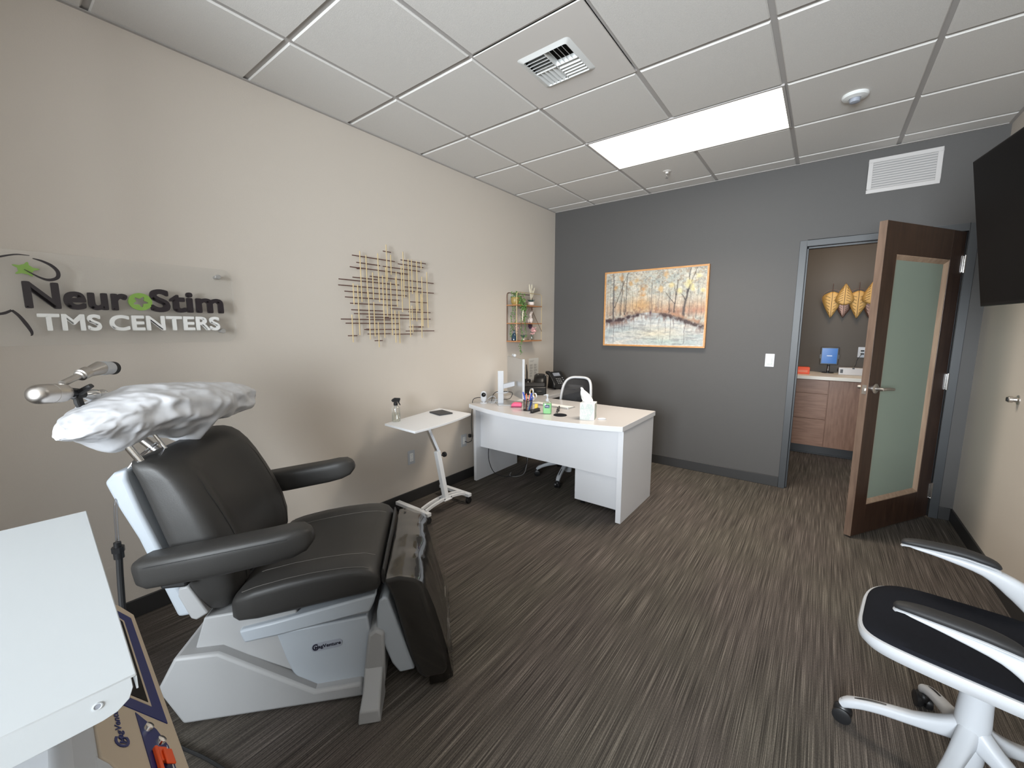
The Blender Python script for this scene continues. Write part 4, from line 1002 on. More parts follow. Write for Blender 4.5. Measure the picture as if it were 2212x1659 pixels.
# dark pad
t = thing('notebook', 'thin dark grey folio lying on the rolling table', 'folio', (0.190, 2.235, 0.7455), R(-12))
MB().prism(rrect(-.075, .090, -.062, .062, .006), 0, .009).build('cover', 'ink_soft', t, bevel=.002)
t.children[0].data.materials[0] = mat('charcoal_cover', (.035, .037, .042), .55)
MB().box(-.070, .086, -.058, .058, .0015, .0075).build('pages', 'black_soft', t)

# ------------------------------------------------------------------ wall outlets and switch
def outlet(label, loc, rz, kind='duplex', w_=.035, h_=.058):
    t = thing('wall_outlet' if kind != 'switch' else 'light_switch', label, 'outlet' if kind != 'switch' else 'light switch', loc, rz, 'white wall outlets' if kind != 'switch' else None)
    MB().prism(rrect(-w_, w_, -h_, h_, .004, 3), 0, -.005, 'y').build('cover_plate', 'white', t, bevel=.0012)
    if kind == 'duplex':
        MB().box(-.017, .017, -.0065, -.005, -.034, .034).build('receptacle', 'white_sign', t, bevel=.001)
        mb = MB()
        for z in (-.019, .019):
            for x in (-.0065, .0065): mb.box(x-.001, x+.001, -.0068, -.0064, z-.001, z+.007)
            mb.cyl((0, -.0068, z-.008), .0022, .0004, axis='y', n=10)
        mb.build('slots', 'ink_soft', t)
    else:
        MB().prism([(-.0065, -.033), (-.0085, -.033), (-.0105, .0), (-.0072, .033), (-.0050, .033)], -.016, .016, 'x').build('rocker', 'white_sign', t, bevel=.001)
        MB().box(-.0185, .0185, -.0058, -.0048, -.036, .036).build('rocker_frame', 'teal_print', t)
    return t
outlet('white duplex outlet low on the greige wall under the rolling table', (0, 2.075, .378), R(90))
o2 = outlet('white outlet with a black cord plugged in beside the desk end panel', (0, 2.693, .382), R(90))
outlet('white light switch on the charcoal wall left of the door', (2.252, YB, 1.145), 0, 'switch')
cable('cable', 'black cord plugged into the outlet beside the desk', [(0.010, 2.700, .372), (0.040, 2.712, .366), (0.060, 2.74, .385), (0.055, 2.75, .45), (0.045, 2.755, .55), (0.035, 2.78, .68), (0.03, 2.80, .76), (.06, 2.86, .775), (.10, 2.9, .744)], .0032, 'black')
t = thing('power_adapter', 'small black adapter block on the cord beside the desk end panel', 'adapter', (0.040, 2.735, .425)); MB().box(-.012, .012, -.010, .010, -.016, .016).build('body', 'black', t, bevel=.003)
# notice on the wall above the return
t = thing('wall_notice', 'white printed notice taped to the greige wall above the printer', 'notice', (0.0, 3.853, .965), R(90))
MB().box(-.098, .098, -.0012, -.0002, -.135, .125).build('sheet', 'paper', t)
mb = MB()
for z0 in [.098, .088]: mb.box(-.080, -.01+random.uniform(-.01, .02), -.0016, -.0012, z0-.003, z0)
for c_ in range(2):
    for g_ in range(5):
        for k in range(4):
            z0 = .055-g_*.030-k*.0062; x0 = -.080+c_*.085
            mb.box(x0, x0+random.uniform(.04, .068), -.0016, -.0012, z0-.0028, z0)
mb.build('print_lines', 'ink_soft', t)

# ------------------------------------------------------------------ geometric rod wall sculpture
ws = thing('wall_sculpture', 'gold and brown crossed metal rod sculpture on the greige wall', 'wall art', (0, 1.92, 1.65))
HR = [(1.616, 1.963, 1.92), (1.646, 1.832, 1.876), (1.595, 2.086, 1.841), (1.864, 1.931, 1.982), (2.017, 2.261, 1.94), (1.991, 2.236, 1.908), (1.859, 2.199, 1.874), (1.611, 1.804, 1.774), (1.745, 2.339, 1.793), (1.509, 1.995, 1.753), (1.504, 2.34, 1.714), (2.045, 2.213, 1.743), (1.546, 2.065, 1.676), (1.548, 1.99, 1.638), (1.583, 1.969, 1.598), (2.096, 2.266, 1.633), (1.908, 2.199, 1.574), (1.589, 1.839, 1.554), (1.608, 2.08, 1.529), (2.074, 2.298, 1.555), (1.704, 1.891, 1.508), (1.509, 1.903, 1.49), (1.857, 2.296, 1.502), (1.542, 1.979, 1.463), (1.681, 1.985, 1.42), (2.076, 2.218, 1.439), (2.043, 2.334, 1.407), (1.706, 1.899, 1.388), (1.932, 2.105, 1.384), (1.554, 1.623, 1.378), (1.762, 1.827, 1.339)]
VR = [(1.669, 1.953, 1.61), (1.716, 1.932, 1.643), (1.812, 1.957, 1.617), (1.886, 2.029, 1.768), (1.922, 1.962, 1.82), (2.034, 2.0, 1.659), (2.081, 1.951, 1.361), (2.113, 1.953, 1.693), (2.162, 1.949, 1.563), (2.208, 1.956, 1.892), (2.263, 1.875, 1.433), (2.21, 1.834, 1.443), (1.763, 1.82, 1.633), (1.844, 1.807, 1.359), (1.875, 1.87, 1.514), (1.966, 1.85, 1.587), (1.958, 1.807, 1.745), (2.013, 1.895, 1.552), (1.607, 1.731, 1.589), (1.64, 1.725, 1.381), (1.721, 1.691, 1.35), (1.912, 1.767, 1.377), (2.148, 1.722, 1.482), (2.196, 1.699, 1.352), (1.762, 1.613, 1.371), (2.104, 1.603, 1.489), (1.941, 1.562, 1.321), (1.978, 1.558, 1.315), (1.586, 1.521, 1.333), (1.792, 1.476, 1.291), (2.106, 1.458, 1.394)]
for a, b, z in HR: MB().cyl((.030, a-1.92, z-1.65), .0034, b-a, axis='y', n=8).build('horizontal_rod', 'brown_rod', ws)
for y, a, b in VR: MB().cyl((.038, y-1.92, b-1.65), .0039, a-b, axis='z', n=8).build('vertical_rod', 'gold', ws)
for y, z in ((1.669, 1.841), (2.034, 1.84), (1.721, 1.42), (2.196, 1.439)): MB().cyl((0, y-1.92, z-1.65), .006, .030, axis='x', n=10).build('standoff', 'brown_rod', ws)

# ------------------------------------------------------------------ acrylic practice sign (y runs along the wall, z up)
sg = thing('wall_sign', 'clear acrylic practice sign with black green and white raised lettering', 'sign', (0.0, 0, 0))
y0s, y1s, z0s, z1s = -0.42, 0.883, 1.358, 1.738
pts = rrect(y0s, y1s, z0s, z1s, .045, 6)
MB().prism(pts, .036, .044, 'x').build('acrylic_panel', 'acrylic', sg, bevel=.001)
def WT(y, z, x=.0445):   # text matrix: x right = +y world, y up = z, out = +x
    return Matrix(((0, 0, 1, x), (1, 0, 0, y), (0, 1, 0, z), (0, 0, 0, 1)))
def sign_text(body, y0, y1, z0, z1, m, bold, name='lettering', d=.012):
    tx = MB(); tx.m = WT(y0, z0); text_into(tx, body, y1-y0, z1-z0, d, bold, 6, 8); return tx.build(name, m, sg, smooth=False, weld=False)
sign_text('Neur', .145, .446, 1.513, 1.612, 'ink_sign', .0042)
sign_text('Stim', .534, .823, 1.511, 1.610, 'ink_sign', .0042)
sign_text('TMS', .170, .351, 1.421, 1.487, 'white_sign', .0024)
sign_text('CENTERS', .382, .801, 1.421, 1.486, 'white_sign', .0024)
# green round O with a neuron star cut-out
mb = MB(); mb.m = WT(.4935, 1.552)
star = []
NS = 48
for k in range(NS):
    a = 2*PI*k/NS; lobes = abs(math.cos(2.5*a+.4))**3
    star.append((.0150*(1+.85*lobes)*math.cos(a), .0145*(1+.75*lobes)*math.sin(a)))
out_ = [(.0425*math.cos(2*PI*k/NS), .0400*math.sin(2*PI*k/NS)) for k in range(NS)]
mb.loft([[(x, y, 0) for x, y in out_], [(x, y, .012) for x, y in out_], [(x, y, .012) for x, y in star], [(x, y, 0) for x, y in star]], cap=False)
V = None
mb.build('green_ring', 'green_sign', sg, auto=50)
def swoosh(pts, wid, m='ink_sign', name='logo_stroke', d=.010, smooth=8):
    """flat tapered stroke in the sign plane"""
    P = [Vector((p[0], p[1])) for p in pts]; Q = []
    for i in range(len(P)-1):
        p0, p1, p2, p3 = P[max(i-1, 0)], P[i], P[i+1], P[min(i+2, len(P)-1)]
        for k in range(smooth):
            t = k/smooth; Q.append((0.5*((2*p1)+(p2-p0)*t+(2*p0-5*p1+4*p2-p3)*t*t+(3*p1-p0-3*p2+p3)*t**3), wid[i]*(1-t)+wid[i+1]*t))
    Q.append((P[-1], wid[-1])); A = []; B = []
    for i, (p, w_) in enumerate(Q):
        d_ = (Q[min(i+1, len(Q)-1)][0]-Q[max(i-1, 0)][0]).normalized(); n_ = Vector((-d_.y, d_.x)); A.append(p+n_*w_); B.append(p-n_*w_)
    mb = MB(); mb.loft([[(.0445, a.x, a.y), (.0445, b.x, b.y), (.0445+d, b.x, b.y), (.0445+d, a.x, a.y)] for a, b in zip(A, B)]); return mb.build(name, m, sg)
swoosh([(.180, 1.709), (.205, 1.701), (.230, 1.685), (.244, 1.662), (.240, 1.638), (.216, 1.627), (.190, 1.636), (.153, 1.663)], [.001, .0035, .005, .006, .006, .005, .003, .0006])
swoosh([(.173, 1.719), (.140, 1.719), (.105, 1.708), (.06, 1.688), (.01, 1.650), (-.03, 1.60), (-.05, 1.54), (-.045, 1.46)], [.0006, .002, .003, .004, .005, .006, .006, .003])
swoosh([(.060, 1.482), (.085, 1.488), (.1045, 1.500)], [.004, .005, .004], smooth=4)
swoosh([(.1045, 1.500), (.120, 1.480), (.135, 1.448), (.146, 1.418), (.147, 1.404), (.143, 1.399)], [.004, .005, .006, .005, .003, .001])
mb = MB(); mb.m = WT(.157, 1.664)
stp = []
for k in range(60):
    a = 2*PI*k/60; l = max(0, math.cos(2.5*a-.3))**10 if True else 0
    l = abs(math.cos(2.5*a-.3))**9
    stp.append(((.021+.018*l)*math.cos(a), (.019+.011*l)*math.sin(a)))
mb.prism(stp, 0, .006, 'z'); mb.build('logo_star', 'green_sign', sg)
for y, z in ((.817, 1.697), (.817, 1.415), (-.36, 1.697), (-.36, 1.415)):
    MB().lathe([(0, 0), (.009, 0), (.009, .044), (.0125, .0445), (.0125, .052), (.010, .056), (0, .056)], (0, y, z), 22, 'x').build('standoff', 'alu', sg)

# ------------------------------------------------------------------ framed landscape painting
pt = thing('painting', 'oak framed painting of autumn birch trees beside a pale river', 'painting', (1.189, YB, 1.633))
pw_, ph_ = .525, .395
f_ = .016
MB().box(-pw_, pw_, -.035, -.001, ph_-f_, ph_).box(-pw_, pw_, -.035, -.001, -ph_, -ph_+f_).box(-pw_, -pw_+f_, -.035, -.001, -ph_+f_, ph_-f_).box(pw_-f_, pw_, -.035, -.001, -ph_+f_, ph_-f_).build('frame', 'frame_wood', pt, bevel=.001)
W_, H_ = 330, 246
rng = np.random.default_rng(5)
yy, xx = np.mgrid[0:H_, 0:W_]; u = xx/(W_-1); v = 1-yy/(H_-1)
def fbm(sx, sy, seed, oct=4):
    g = np.random.default_rng(seed); out = np.zeros((H_, W_)); amp = 1; tot = 0
    for o_ in range(oct):
        nx, ny = int(sx*2**o_)+2, int(sy*2**o_)+2; G_ = g.random((ny, nx))
        X = u*(nx-1.001); Y = (1-v)*(ny-1.001); i = X.astype(int); j = Y.astype(int); fx = X-i; fy = Y-j
        fx = fx*fx*(3-2*fx); fy = fy*fy*(3-2*fy)
        out += amp*((G_[j, i]*(1-fx)+G_[j, i+1]*fx)*(1-fy)+(G_[j+1, i]*(1-fx)+G_[j+1, i+1]*fx)*fy); tot += amp; amp *= .55
    return out/tot
img = np.zeros((H_, W_, 3))
def mixc(c, m):
    global img
    m = np.clip(m, 0, 1)[..., None]; img = img*(1-m)+np.array(c)*m
img[:] = (.60, .62, .58)
mixc((.72, .66, .56), fbm(8, 6, 1)*1.3-.3)
mixc((.46, .55, .56), (fbm(14, 12, 2)-.5)*2.6)
mixc((.80, .77, .70), (fbm(20, 20, 3)-.52)*3)
hor = .44
bankL = np.interp(u, [0, .18, .30, .42, .5, 1], [.335, .365, .41, .44, .445, .445])
bankR = np.interp(u, [0, .44, .56, .66, .76, .86, 1], [.445, .445, .43, .405, .36, .31, .255])
mixc((.72, .46, .27), np.exp(-((v-.50)/.10)**2)*.75*(fbm(12, 8, 4)+.3))
mixc((.66, .32, .20), np.exp(-((v-.455)/.05)**2)*np.clip((u-.45)*3, 0, 1)*.8*(fbm(20, 12, 5)+.2))
mixc((.80, .52, .20), np.exp(-((u-.38)/.13)**2-((v-.54)/.10)**2)*.7)
mixc((.76, .45, .16), np.exp(-((u-.40)/.035)**2-((v-.74)/.15)**2)*1.2*np.clip(fbm(30, 24, 6)*2-.5, 0, 1))
wat = v < np.where(u < .5, bankL, bankR)
wm = wat.astype(float)
mixc((.60, .65, .68), wm)
mixc((.74, .73, .70), wm*np.clip((fbm(5, 22, 7)-.45)*3, 0, 1))
mixc((.50, .60, .64), wm*np.clip((fbm(4, 16, 8)-.52)*4, 0, 1)*.8)
mixc((.78, .70, .50), wm*np.exp(-((u-.55)/.25)**2-((v-.16)/.08)**2)*.5)
mixc((.50, .66, .62), wm*np.exp(-((u-.62)/.2)**2-((v-.05)/.05)**2)*.6)
mixc((.46, .28, .24), wm*np.exp(-((u-.13)/.10)**2-((v-.31)/.035)**2)*.8)
def stroke(x0, y0, x1, y1, w0, w1, c, op=.85, jit=.004, seed=0):
    g = np.random.default_rng(int(seed+x0*977+y0*313)); n_ = 120
    t = np.linspace(0, 1, n_); jx = np.cumsum(g.normal(0, jit/6, n_)); m = np.zeros((H_, W_))
    ok = g.random(n_) > .10
    for k in range(n_):
        if not ok[k]: continue
        cx_ = x0+(x1-x0)*t[k]+jx[k]; cy_ = y0+(y1-y0)*t[k]; r = w0*(1-t[k])+w1*t[k]
        i0, i1 = max(0, int((cx_-r*3)*W_)), min(W_, int((cx_+r*3)*W_)+2); j0, j1 = max(0, int((1-cy_-r*4)*H_)), min(H_, int((1-cy_+r*4)*H_)+2)
        if i1 <= i0 or j1 <= j0: continue
        d2 = ((u[j0:j1, i0:i1]-cx_)/r)**2+((v[j0:j1, i0:i1]-cy_)/(r*1.6))**2
        m[j0:j1, i0:i1] = np.maximum(m[j0:j1, i0:i1], np.exp(-d2*1.2))
    mixc(c, m*op)
DK = (.07, .055, .07)
up_ = (1-wm)
mixc((.50, .34, .20), up_*np.clip((fbm(46, 40, 21)-.53)*7, 0, 1)*.45*np.clip((v-.45)*3, 0, 1))
mixc((.30, .30, .32), up_*np.clip((fbm(60, 50, 22)-.57)*9, 0, 1)*.5*np.clip((v-.5)*2.5, 0, 1))
mixc((.46, .25, .17), up_*np.exp(-((v-np.where(u < .5, bankL, bankR)-.05)/.05)**2)*np.clip((fbm(40, 24, 23)-.42)*4, 0, 1)*.8)
mixc((.36, .38, .42), wm*np.clip((fbm(7, 46, 24)-.55)*8, 0, 1)*.45)
mixc((.40, .24, .20), wm*np.exp(-((v-np.where(u < .5, bankL, bankR)+.05)/.045)**2)*np.clip((fbm(44, 10, 25)-.45)*5, 0, 1)*.7)
for k_ in range(46):
    x = rng.uniform(.01, .99); b = float(np.interp(x, [0, .3, .5, .7, 1], [.37, .43, .46, .42, .34]))+rng.uniform(0, .03)
    if .40 < x < .47: continue
    stroke(x, b, x+rng.normal(0, .008), min(1, b+rng.uniform(.2, .6)), .0026, .0012, (.26, .22, .24), .55, seed=k_)
for x, b, t_, w_ in ((.05, .40, .92, .003), (.085, .39, 1., .0035), (.02, .40, .85, .003), (.155, .40, 1., .003), (.205, .42, .97, .0035), (.215, .42, .70, .003), (.30, .44, .75, .0025), (.33, .45, .8, .002), (.60, .46, .9, .0025), (.665, .43, .8, .003), (.50, .45, .85, .002), (.54, .46, .9, .0025), (.73, .42, .9, .0025), (.86, .38, .9, .003), (.92, .36, 1, .0035), (.96, .34, .8, .003), (.57, .47, 1., .002), (.44, .46, .7, .002), (.25, .44, .9, .002)):
    stroke(x, b, x+rng.normal(0, .006), t_, w_*.8, w_*.5, DK, .60, seed=int(x*1000))
stroke(.090, .36, .086, 1.0, .012, .005, (.22, .20, .22), .95); stroke(.10, .52, .23, .95, .004, .002, DK, .9); stroke(.165, .40, .17, 1.0, .005, .003, DK, .85); stroke(.215, .42, .235, 1.0, .004, .003, DK, .85)
stroke(.80, .36, .835, .72, .013, .009, (.16, .14, .15), .95); stroke(.835, .68, .86, 1.0, .006, .004, (.16, .14, .15), .9); stroke(.84, .70, .91, 1.0, .004, .002, DK, .9); stroke(.815, .60, .77, .68, .004, .002, DK, .8)
stroke(.715, .40, .725, .85, .006, .003, DK, .9); stroke(.715, .55, .64, .70, .003, .0015, DK, .9); stroke(.725, .66, .70, .80, .003, .0015, DK, .9); stroke(.67, .43, .675, .70, .004, .002, DK, .9)
for x, y_, r_, c in ((.17, .93, .028, (.78, .45, .14)), (.11, .80, .024, (.78, .47, .15)), (.27, .84, .024, (.76, .50, .2)), (.33, .88, .022, (.78, .56, .28)), (.63, .93, .030, (.80, .52, .22)), (.58, .75, .028, (.80, .56, .24)), (.68, .79, .026, (.80, .68, .36)), (.76, .71, .026, (.82, .74, .36)), (.84, .80, .034, (.84, .76, .38)), (.88, .74, .026, (.82, .74, .36)), (.93, .89, .026, (.86, .80, .44)), (.97, .70, .02, (.86, .74, .36))):
    d = np.sqrt(((u-x)/r_)**2+((v-y_)/(r_*1.5))**2)+(fbm(40, 34, int(x*999))-.5)*1.6; mixc(c, np.clip(1.35-d, 0, 1)*.8)
mixc((.17, .09, .11), np.clip(np.exp(-((v-bankL+.010)/.026)**2)*np.clip((.44-u)*8, 0, 1)*(fbm(30, 16, 9)*3.2-.5), 0, 1))
mixc((.20, .12, .12), np.clip(np.exp(-((v-bankR+.008)/.030)**2)*np.clip((u-.50)*8, 0, 1)*(fbm(34, 18, 10)*3.2-.6), 0, 1))
mixc((.62, .36, .22), np.clip(np.exp(-((v-bankR-.035)/.022)**2)*np.clip((u-.48)*7, 0, 1)*(fbm(30, 16, 11)*2.2-.4), 0, 1))
mixc((.22, .10, .14), np.exp(-((u-.487)/.012)**2-((v-.44)/.03)**2)); 
for x, b, t_, w_ in ((.09, .31, .0, .0035), (.05, .31, .16, .003), (.02, .31, .22, .003), (.16, .33, .20, .0035), (.19, .33, .20, .003), (.22, .33, .21, .003), (.27, .34, .2, .002), (.31, .36, .18, .002), (.64, .36, .18, .0035), (.69, .36, .08, .0035), (.715, .34, .22, .003), (.57, .34, .05, .002), (.82, .25, .02, .004), (.50, .36, .2, .002), (.11, .3, .2, .003), (.62, .1, .02, .002), (.44, .3, .14, .0015)):
    stroke(x, b, x-.003, t_, w_*1.0, w_*.6, (.20, .15, .20), .62, seed=int(x*1777))
edge_ = np.clip(1-np.minimum(np.minimum(u, 1-u)*W_, np.minimum(v, 1-v)*H_)/2, 0, 1); mixc((.85, .83, .78), edge_)
img = np.clip(img*(1+(fbm(60, 50, 12)[..., None]-.5)*.35), 0, 1)
lum_ = img.mean(2, keepdims=True); img = np.clip((img*.62+lum_*np.array((1.05, .99, .90))*.38)*.93, 0, 1)
bm = bmesh.new()
cw, chh = pw_-f_, ph_-f_
grid = [[bm.verts.new((-cw+2*cw*i/(W_-1), -.026, ch0)) for i in range(W_)] for ch0 in [chh-2*chh*j/(H_-1) for j in range(H_)]]
for j in range(H_-1):
    for i in range(W_-1): bm.faces.new([grid[j][i], grid[j+1][i], grid[j+1][i+1], grid[j][i+1]])
me = bpy.data.meshes.new('canvas'); bm.to_mesh(me); bm.free()
ca_ = me.color_attributes.new('paint', 'FLOAT_COLOR', 'POINT')
rgba = np.ones((H_*W_, 4), dtype=np.float32); rgba[:, :3] = (img.reshape(-1, 3)**1.7)
ca_.data.foreach_set('color', rgba.ravel())
mp_ = mat('canvas_paint', (.7, .7, .7), .55, bump=.3, bscale=120, bdist=.001)
an = mp_.node_tree.nodes.new('ShaderNodeAttribute'); an.attribute_name = 'paint'
mp_.node_tree.links.new(an.outputs['Color'], mp_.node_tree.nodes['Principled BSDF'].inputs['Base Color'])
me.materials.append(mp_); o = bpy.data.objects.new('canvas', me); col.objects.link(o); o.parent = pt
MB().box(-cw, cw, -.0255, -.004, -chh, chh).build('backing', 'paper', pt)

# ------------------------------------------------------------------ wire display shelf with plants
sf = thing('display_shelf', 'gold wire wall shelf with three wood shelves in the greige wall corner', 'shelf', (0, 0, 0))
sy0, sy1, sz0, sz1, sd_ = 3.352, 3.808, 1.295, 1.790, .130
def frame(x, pts): return MB().sweep(pts, .0035, n=8)
for x in (.006, sd_):
    r = .03; pts = [(x, sy0, sz0), (x, sy0, sz1-r)]+[(x, sy0+r-r*math.cos(a), sz1-r+r*math.sin(a)) for a in [PI/2*k/5 for k in range(6)]]+[(x, sy1-r+r*math.sin(a), sz1-r+r*math.cos(a)) for a in [PI/2*k/5 for k in range(6)]]+[(x, sy1, sz0)]
    MB().sweep(pts, .0035, n=8, up=(1, 0, 0)).build('wire_frame', 'bronze' if x < .01 else 'gold', sf)
for z, th in ((1.300, .012), (1.482, .010), (1.666, .010)):
    MB().box(.002, sd_+.004, sy0-.004, sy1+.004, z-th, z).build('shelf_board', 'shelf_wood', sf, bevel=.001)
ym = (sy0+sy1)/2+.0
for a, b in (((sd_+.004, 3.588, 1.656), (sd_+.004, sy0, 1.394)), ((sd_+.004, 3.588, 1.656), (sd_+.004, sy1, 1.392))):
    MB().sweep([a, b], .0026, n=8).build('brace', 'bronze', sf)
for y in (sy0, sy1):
    for z in (1.294, 1.476, 1.660): MB().box(.006, sd_, y-.003, y+.003, z-.003, z+.003).build('side_rail', 'gold', sf)
def leafblob(mb, c, r, n, size, droop=0, seed=0):
    g = random.Random(seed)
    for _ in range(n):
        p = Vector((g.gauss(0, r[0]), g.gauss(0, r[1]), g.gauss(0, r[2])))+Vector(c)
        if p.x < .008: p.x = .010+abs(g.gauss(0, .006))
        d = Vector((g.uniform(-1, 1), g.uniform(-1, 1), g.uniform(-.8, .8)-droop)).normalized(); s_ = d.orthogonal().normalized(); L_ = size*g.uniform(.6, 1.2)
        a = mb.v(p); b = mb.v(p+d*L_*.5+s_*L_*.32); c2 = mb.v(p+d*L_); d2 = mb.v(p+d*L_*.5-s_*L_*.32)
        mb.face([a, b, c2, d2])
# trailing vine in an ochre pot
t = thing('trailing_plant', 'green trailing vine in an ochre pot at the shelf top left', 'potted plant', (0, 0, 0))
MB().lathe([(0, 1.666), (.032, 1.666), (.044, 1.69), (.046, 1.725), (.040, 1.742), (0, 1.738)], (.068, 3.412, .0005), 24).build('pot', 'ochre', t)
MB().sweep([(.066, 3.33+.0, 1.752), (.07, 3.46, 1.757)], .004, n=8).build('pot_rim', 'white', t)
mb = MB(); leafblob(mb, (.066, 3.42, 1.765), (.025, .030, .018), 90, .022, 0, 1); leafblob(mb, (.11, 3.445, 1.715), (.016, .026, .028), 120, .022, .3, 2); leafblob(mb, (.128, 3.475, 1.655), (.010, .028, .030), 130, .022, .3, 3)
for (y, z0, z1, x_, n) in ((3.375, 1.66, 1.49, .05, 36), (3.415, 1.66, 1.49, .06, 34), (3.43, 1.66, 1.30, .140, 70), (3.475, 1.64, 1.34, .146, 80), (3.455, 1.64, 1.50, .142, 40), (3.365, 1.47, 1.34, .045, 40), (3.40, 1.47, 1.40, .05, 20), (3.412, 1.32, 1.165, .142, 46), (3.49, 1.62, 1.52, .146, 30)):
    for k in range(n):
        q = k/n; leafblob(mb, (x_+.004*math.sin(q*9), y+.012*math.sin(q*5+y*30), z0+(z1-z0)*q), (.003, .006, .003), 1, .016, .4, int(1000*y)+k*7)
mb.build('foliage', 'leaf', t, smooth=False)
mb = MB()
for y, z0, z1, x_ in ((3.43, 1.70, 1.30, .142), (3.412, 1.33, 1.165, .142), (3.475, 1.70, 1.34, .146), (3.375, 1.66, 1.49, .05)): mb.sweep([(x_+.004*math.sin(k/10*9), y+.012*math.sin(k/10*5+y*30), z0+(z1-z0)*k/10) for k in range(11)], .0012, n=5)
mb.build('vine_stem', 'leaf_dark', t)
t = thing('dried_leaf', 'long tan dried leaf hanging between the vines on the shelf', 'leaf', (.150, 3.435, 1.56))
mb = MB(); rings = []
for k in range(9):
    q = k/8; w_ = .012*math.sin(PI*min(1, q*1.0+.04))**.7+.0005; rings.append([(.002, -w_+q*-.012, .055-.115*q), (.005, q*-.012, .055-.115*q), (.002, w_+q*-.012, .055-.115*q)])
mb.loft(rings, closed=False, cap=False); mb.build('blade', 'pampas', t, solid=.001)
# succulent with pampas in blush bowl
t = thing('succulent_bowl', 'blush bowl with grey succulent and tall dried grass on the top shelf', 'potted plant', (.068, 3.695, 1.667))
MB().lathe([(0, 0), (.020, 0), (.034, .012), (.036, .028), (.030, .042), (0, .040)], n=28).build('bowl', 'ceramic', t)
mb = MB()
for k in range(16):
    a = 2*PI*k/16; L_ = .030+.008*(k % 3); mb.sweep([(0, 0, .040), (.6*L_*math.cos(a), .6*L_*math.sin(a), .052+.006*(k % 2)), (L_*math.cos(a), L_*math.sin(a), .066)], [(.004, .003), (.005, .003), (.0008, .0008)], n=6)
mb.build('rosette', 'leaf_blue', t)
mb = MB(); g = random.Random(4)
for (dy, top, lean) in ((-.028, .215, -.006), (-.010, .16, .0), (.010, .225, .006), (.020, .15, .012), (.040, .185, .030), (.0, .13, -.012), (.028, .13, .022)):
    for k in range(60):
        q = .25+.75*k/60; z = .045+(top-.045)*q; y = dy*q+lean*q*q; w_ = .011*math.sin(PI*min(1, (q-.2)/.85))
        a = g.uniform(0, 2*PI); mb.sweep([(0, y, z), (w_*math.cos(a), y+w_*math.sin(a), z+.016)], [(.0020, .0020), (.0008, .0008)], n=4)
    mb.sweep([(0, 0, .045), (0, dy*.5+lean*.25, .045+(top-.045)*.5), (0, dy+lean, top)], .0008, n=5)
mb.build('dried_grass', 'pampas', t)
# ceramic figurine, middle shelf
t = thing('figurine', 'white abstract ceramic figurine on the middle shelf', 'figurine', (.068, 3.690, 1.483))
MB().lathe([(0, 0), (.014, 0), (.024, .016), (.027, .034), (.020, .052), (.010, .060), (0, .060)], n=20).build('body', 'ceramic', t)
mb = MB(); mb.at((0, 0, .080), (R(25), 0, 0)); mb.sphere((0, 0, 0), (.014, .016, .028), 16, 10); mb.at((0, .030, .120), (R(-30), 0, 0)); mb.sphere((0, 0, 0), (.009, .009, .022), 14, 8); mb.at((0, .010, .105), (R(35), 0, 0)); mb.sphere((0, 0, 0), (.008, .012, .022), 14, 8); mb.build('petals', 'ceramic', t)
mb = MB(); mb.at((0, -.040, .022), (R(12), 0, 0)); mb.sphere((0, 0, 0), (.008, .010, .022), 14, 8); mb.build('side_wing', 'ceramic', t)
for z in (.024, .044, .078): MB().sweep([(.0285 if z < .05 else .016, -.010, z), (.030 if z < .05 else .018, 0, z+.004), (.0285 if z < .05 else .016, .010, z)], .0012, n=5).build('painted_line', 'label_grey', t)
# bottom shelf: dark vase, small plant, glass vase with pink blossom
t = thing('dark_vase', 'dark blue glass bottle vase with pale blossom on the lowest shelf', 'vase', (.068, 3.392, 1.301))
MB().lathe([(0, 0), (.026, 0), (.030, .006), (.028, .045), (.018, .070), (.009, .080), (.008, .100), (.012, .106), (0, .105)], n=24).build('vase', 'navy_glass', t)
mb = MB(); leafblob(mb, (0.03, 0, .135), (.004, .010, .016), 40, .014, 0, 8); mb.build('blossom', 'petal', t, smooth=False)
t = thing('small_succulent', 'small dark leaved succulent in a pale pot on the lowest shelf centre', 'potted plant', (.072, 3.545, 1.301))
MB().lathe([(0, 0), (.014, 0), (.018, .012), (.017, .020), (0, .019)], n=18).build('pot', 'ceramic', t)
mb = MB()
for k in range(9):
    a = 2*PI*k/9; L_ = .03+.012*(k % 2); mb.sweep([(0, 0, .018), (.5*L_*math.cos(a), .5*L_*math.sin(a), .045), (L_*math.cos(a), L_*math.sin(a), .062)], [(.003, .003), (.005, .003), (.001, .001)], n=6)
mb.build('leaves', 'leaf_blue', t)
t = thing('glass_vase', 'clear glass vase of pink blossom at the right of the lowest shelf', 'vase', (.070, 3.712, 1.301))
MB().lathe([(0, 0), (.024, 0), (.028, .008), (.026, .045), (.018, .062), (.020, .068), (.018, .068), (.016, .062), (.024, .045), (.026, .010), (0, .004)], n=24).build('vase', 'clear', t)
mb = MB(); leafblob(mb, (0, 0, .10), (.012, .020, .016), 70, .022, 0, 12); leafblob(mb, (0, .03, .112), (.006, .012, .012), 24, .022, 0, 13); mb.build('blossom', 'petal', t, smooth=False)
mb = MB()
for k in range(5): mb.sweep([(0, -.006+.003*k, .006), (.004*(k-2), -.012+.008*k, .10)], .0012, n=5)
mb.build('stems', 'leaf_dark', t)
t = thing('plum_flower', 'dark plum flower hanging under the middle shelf beside the pink blossom', 'flower', (.075, 3.668, 1.455))
mb = MB()
for k in range(9):
    a = 2*PI*k/9; mb.at((0, 0, 0), (a, 0, 0)); mb.sphere((0, .018, 0), (.004, .020, .010), 10, 6)
mb.build('petals', 'violet', t); MB().cyl((0, 0, 0), .0015, .020, n=6).build('stem', 'leaf_dark', t)

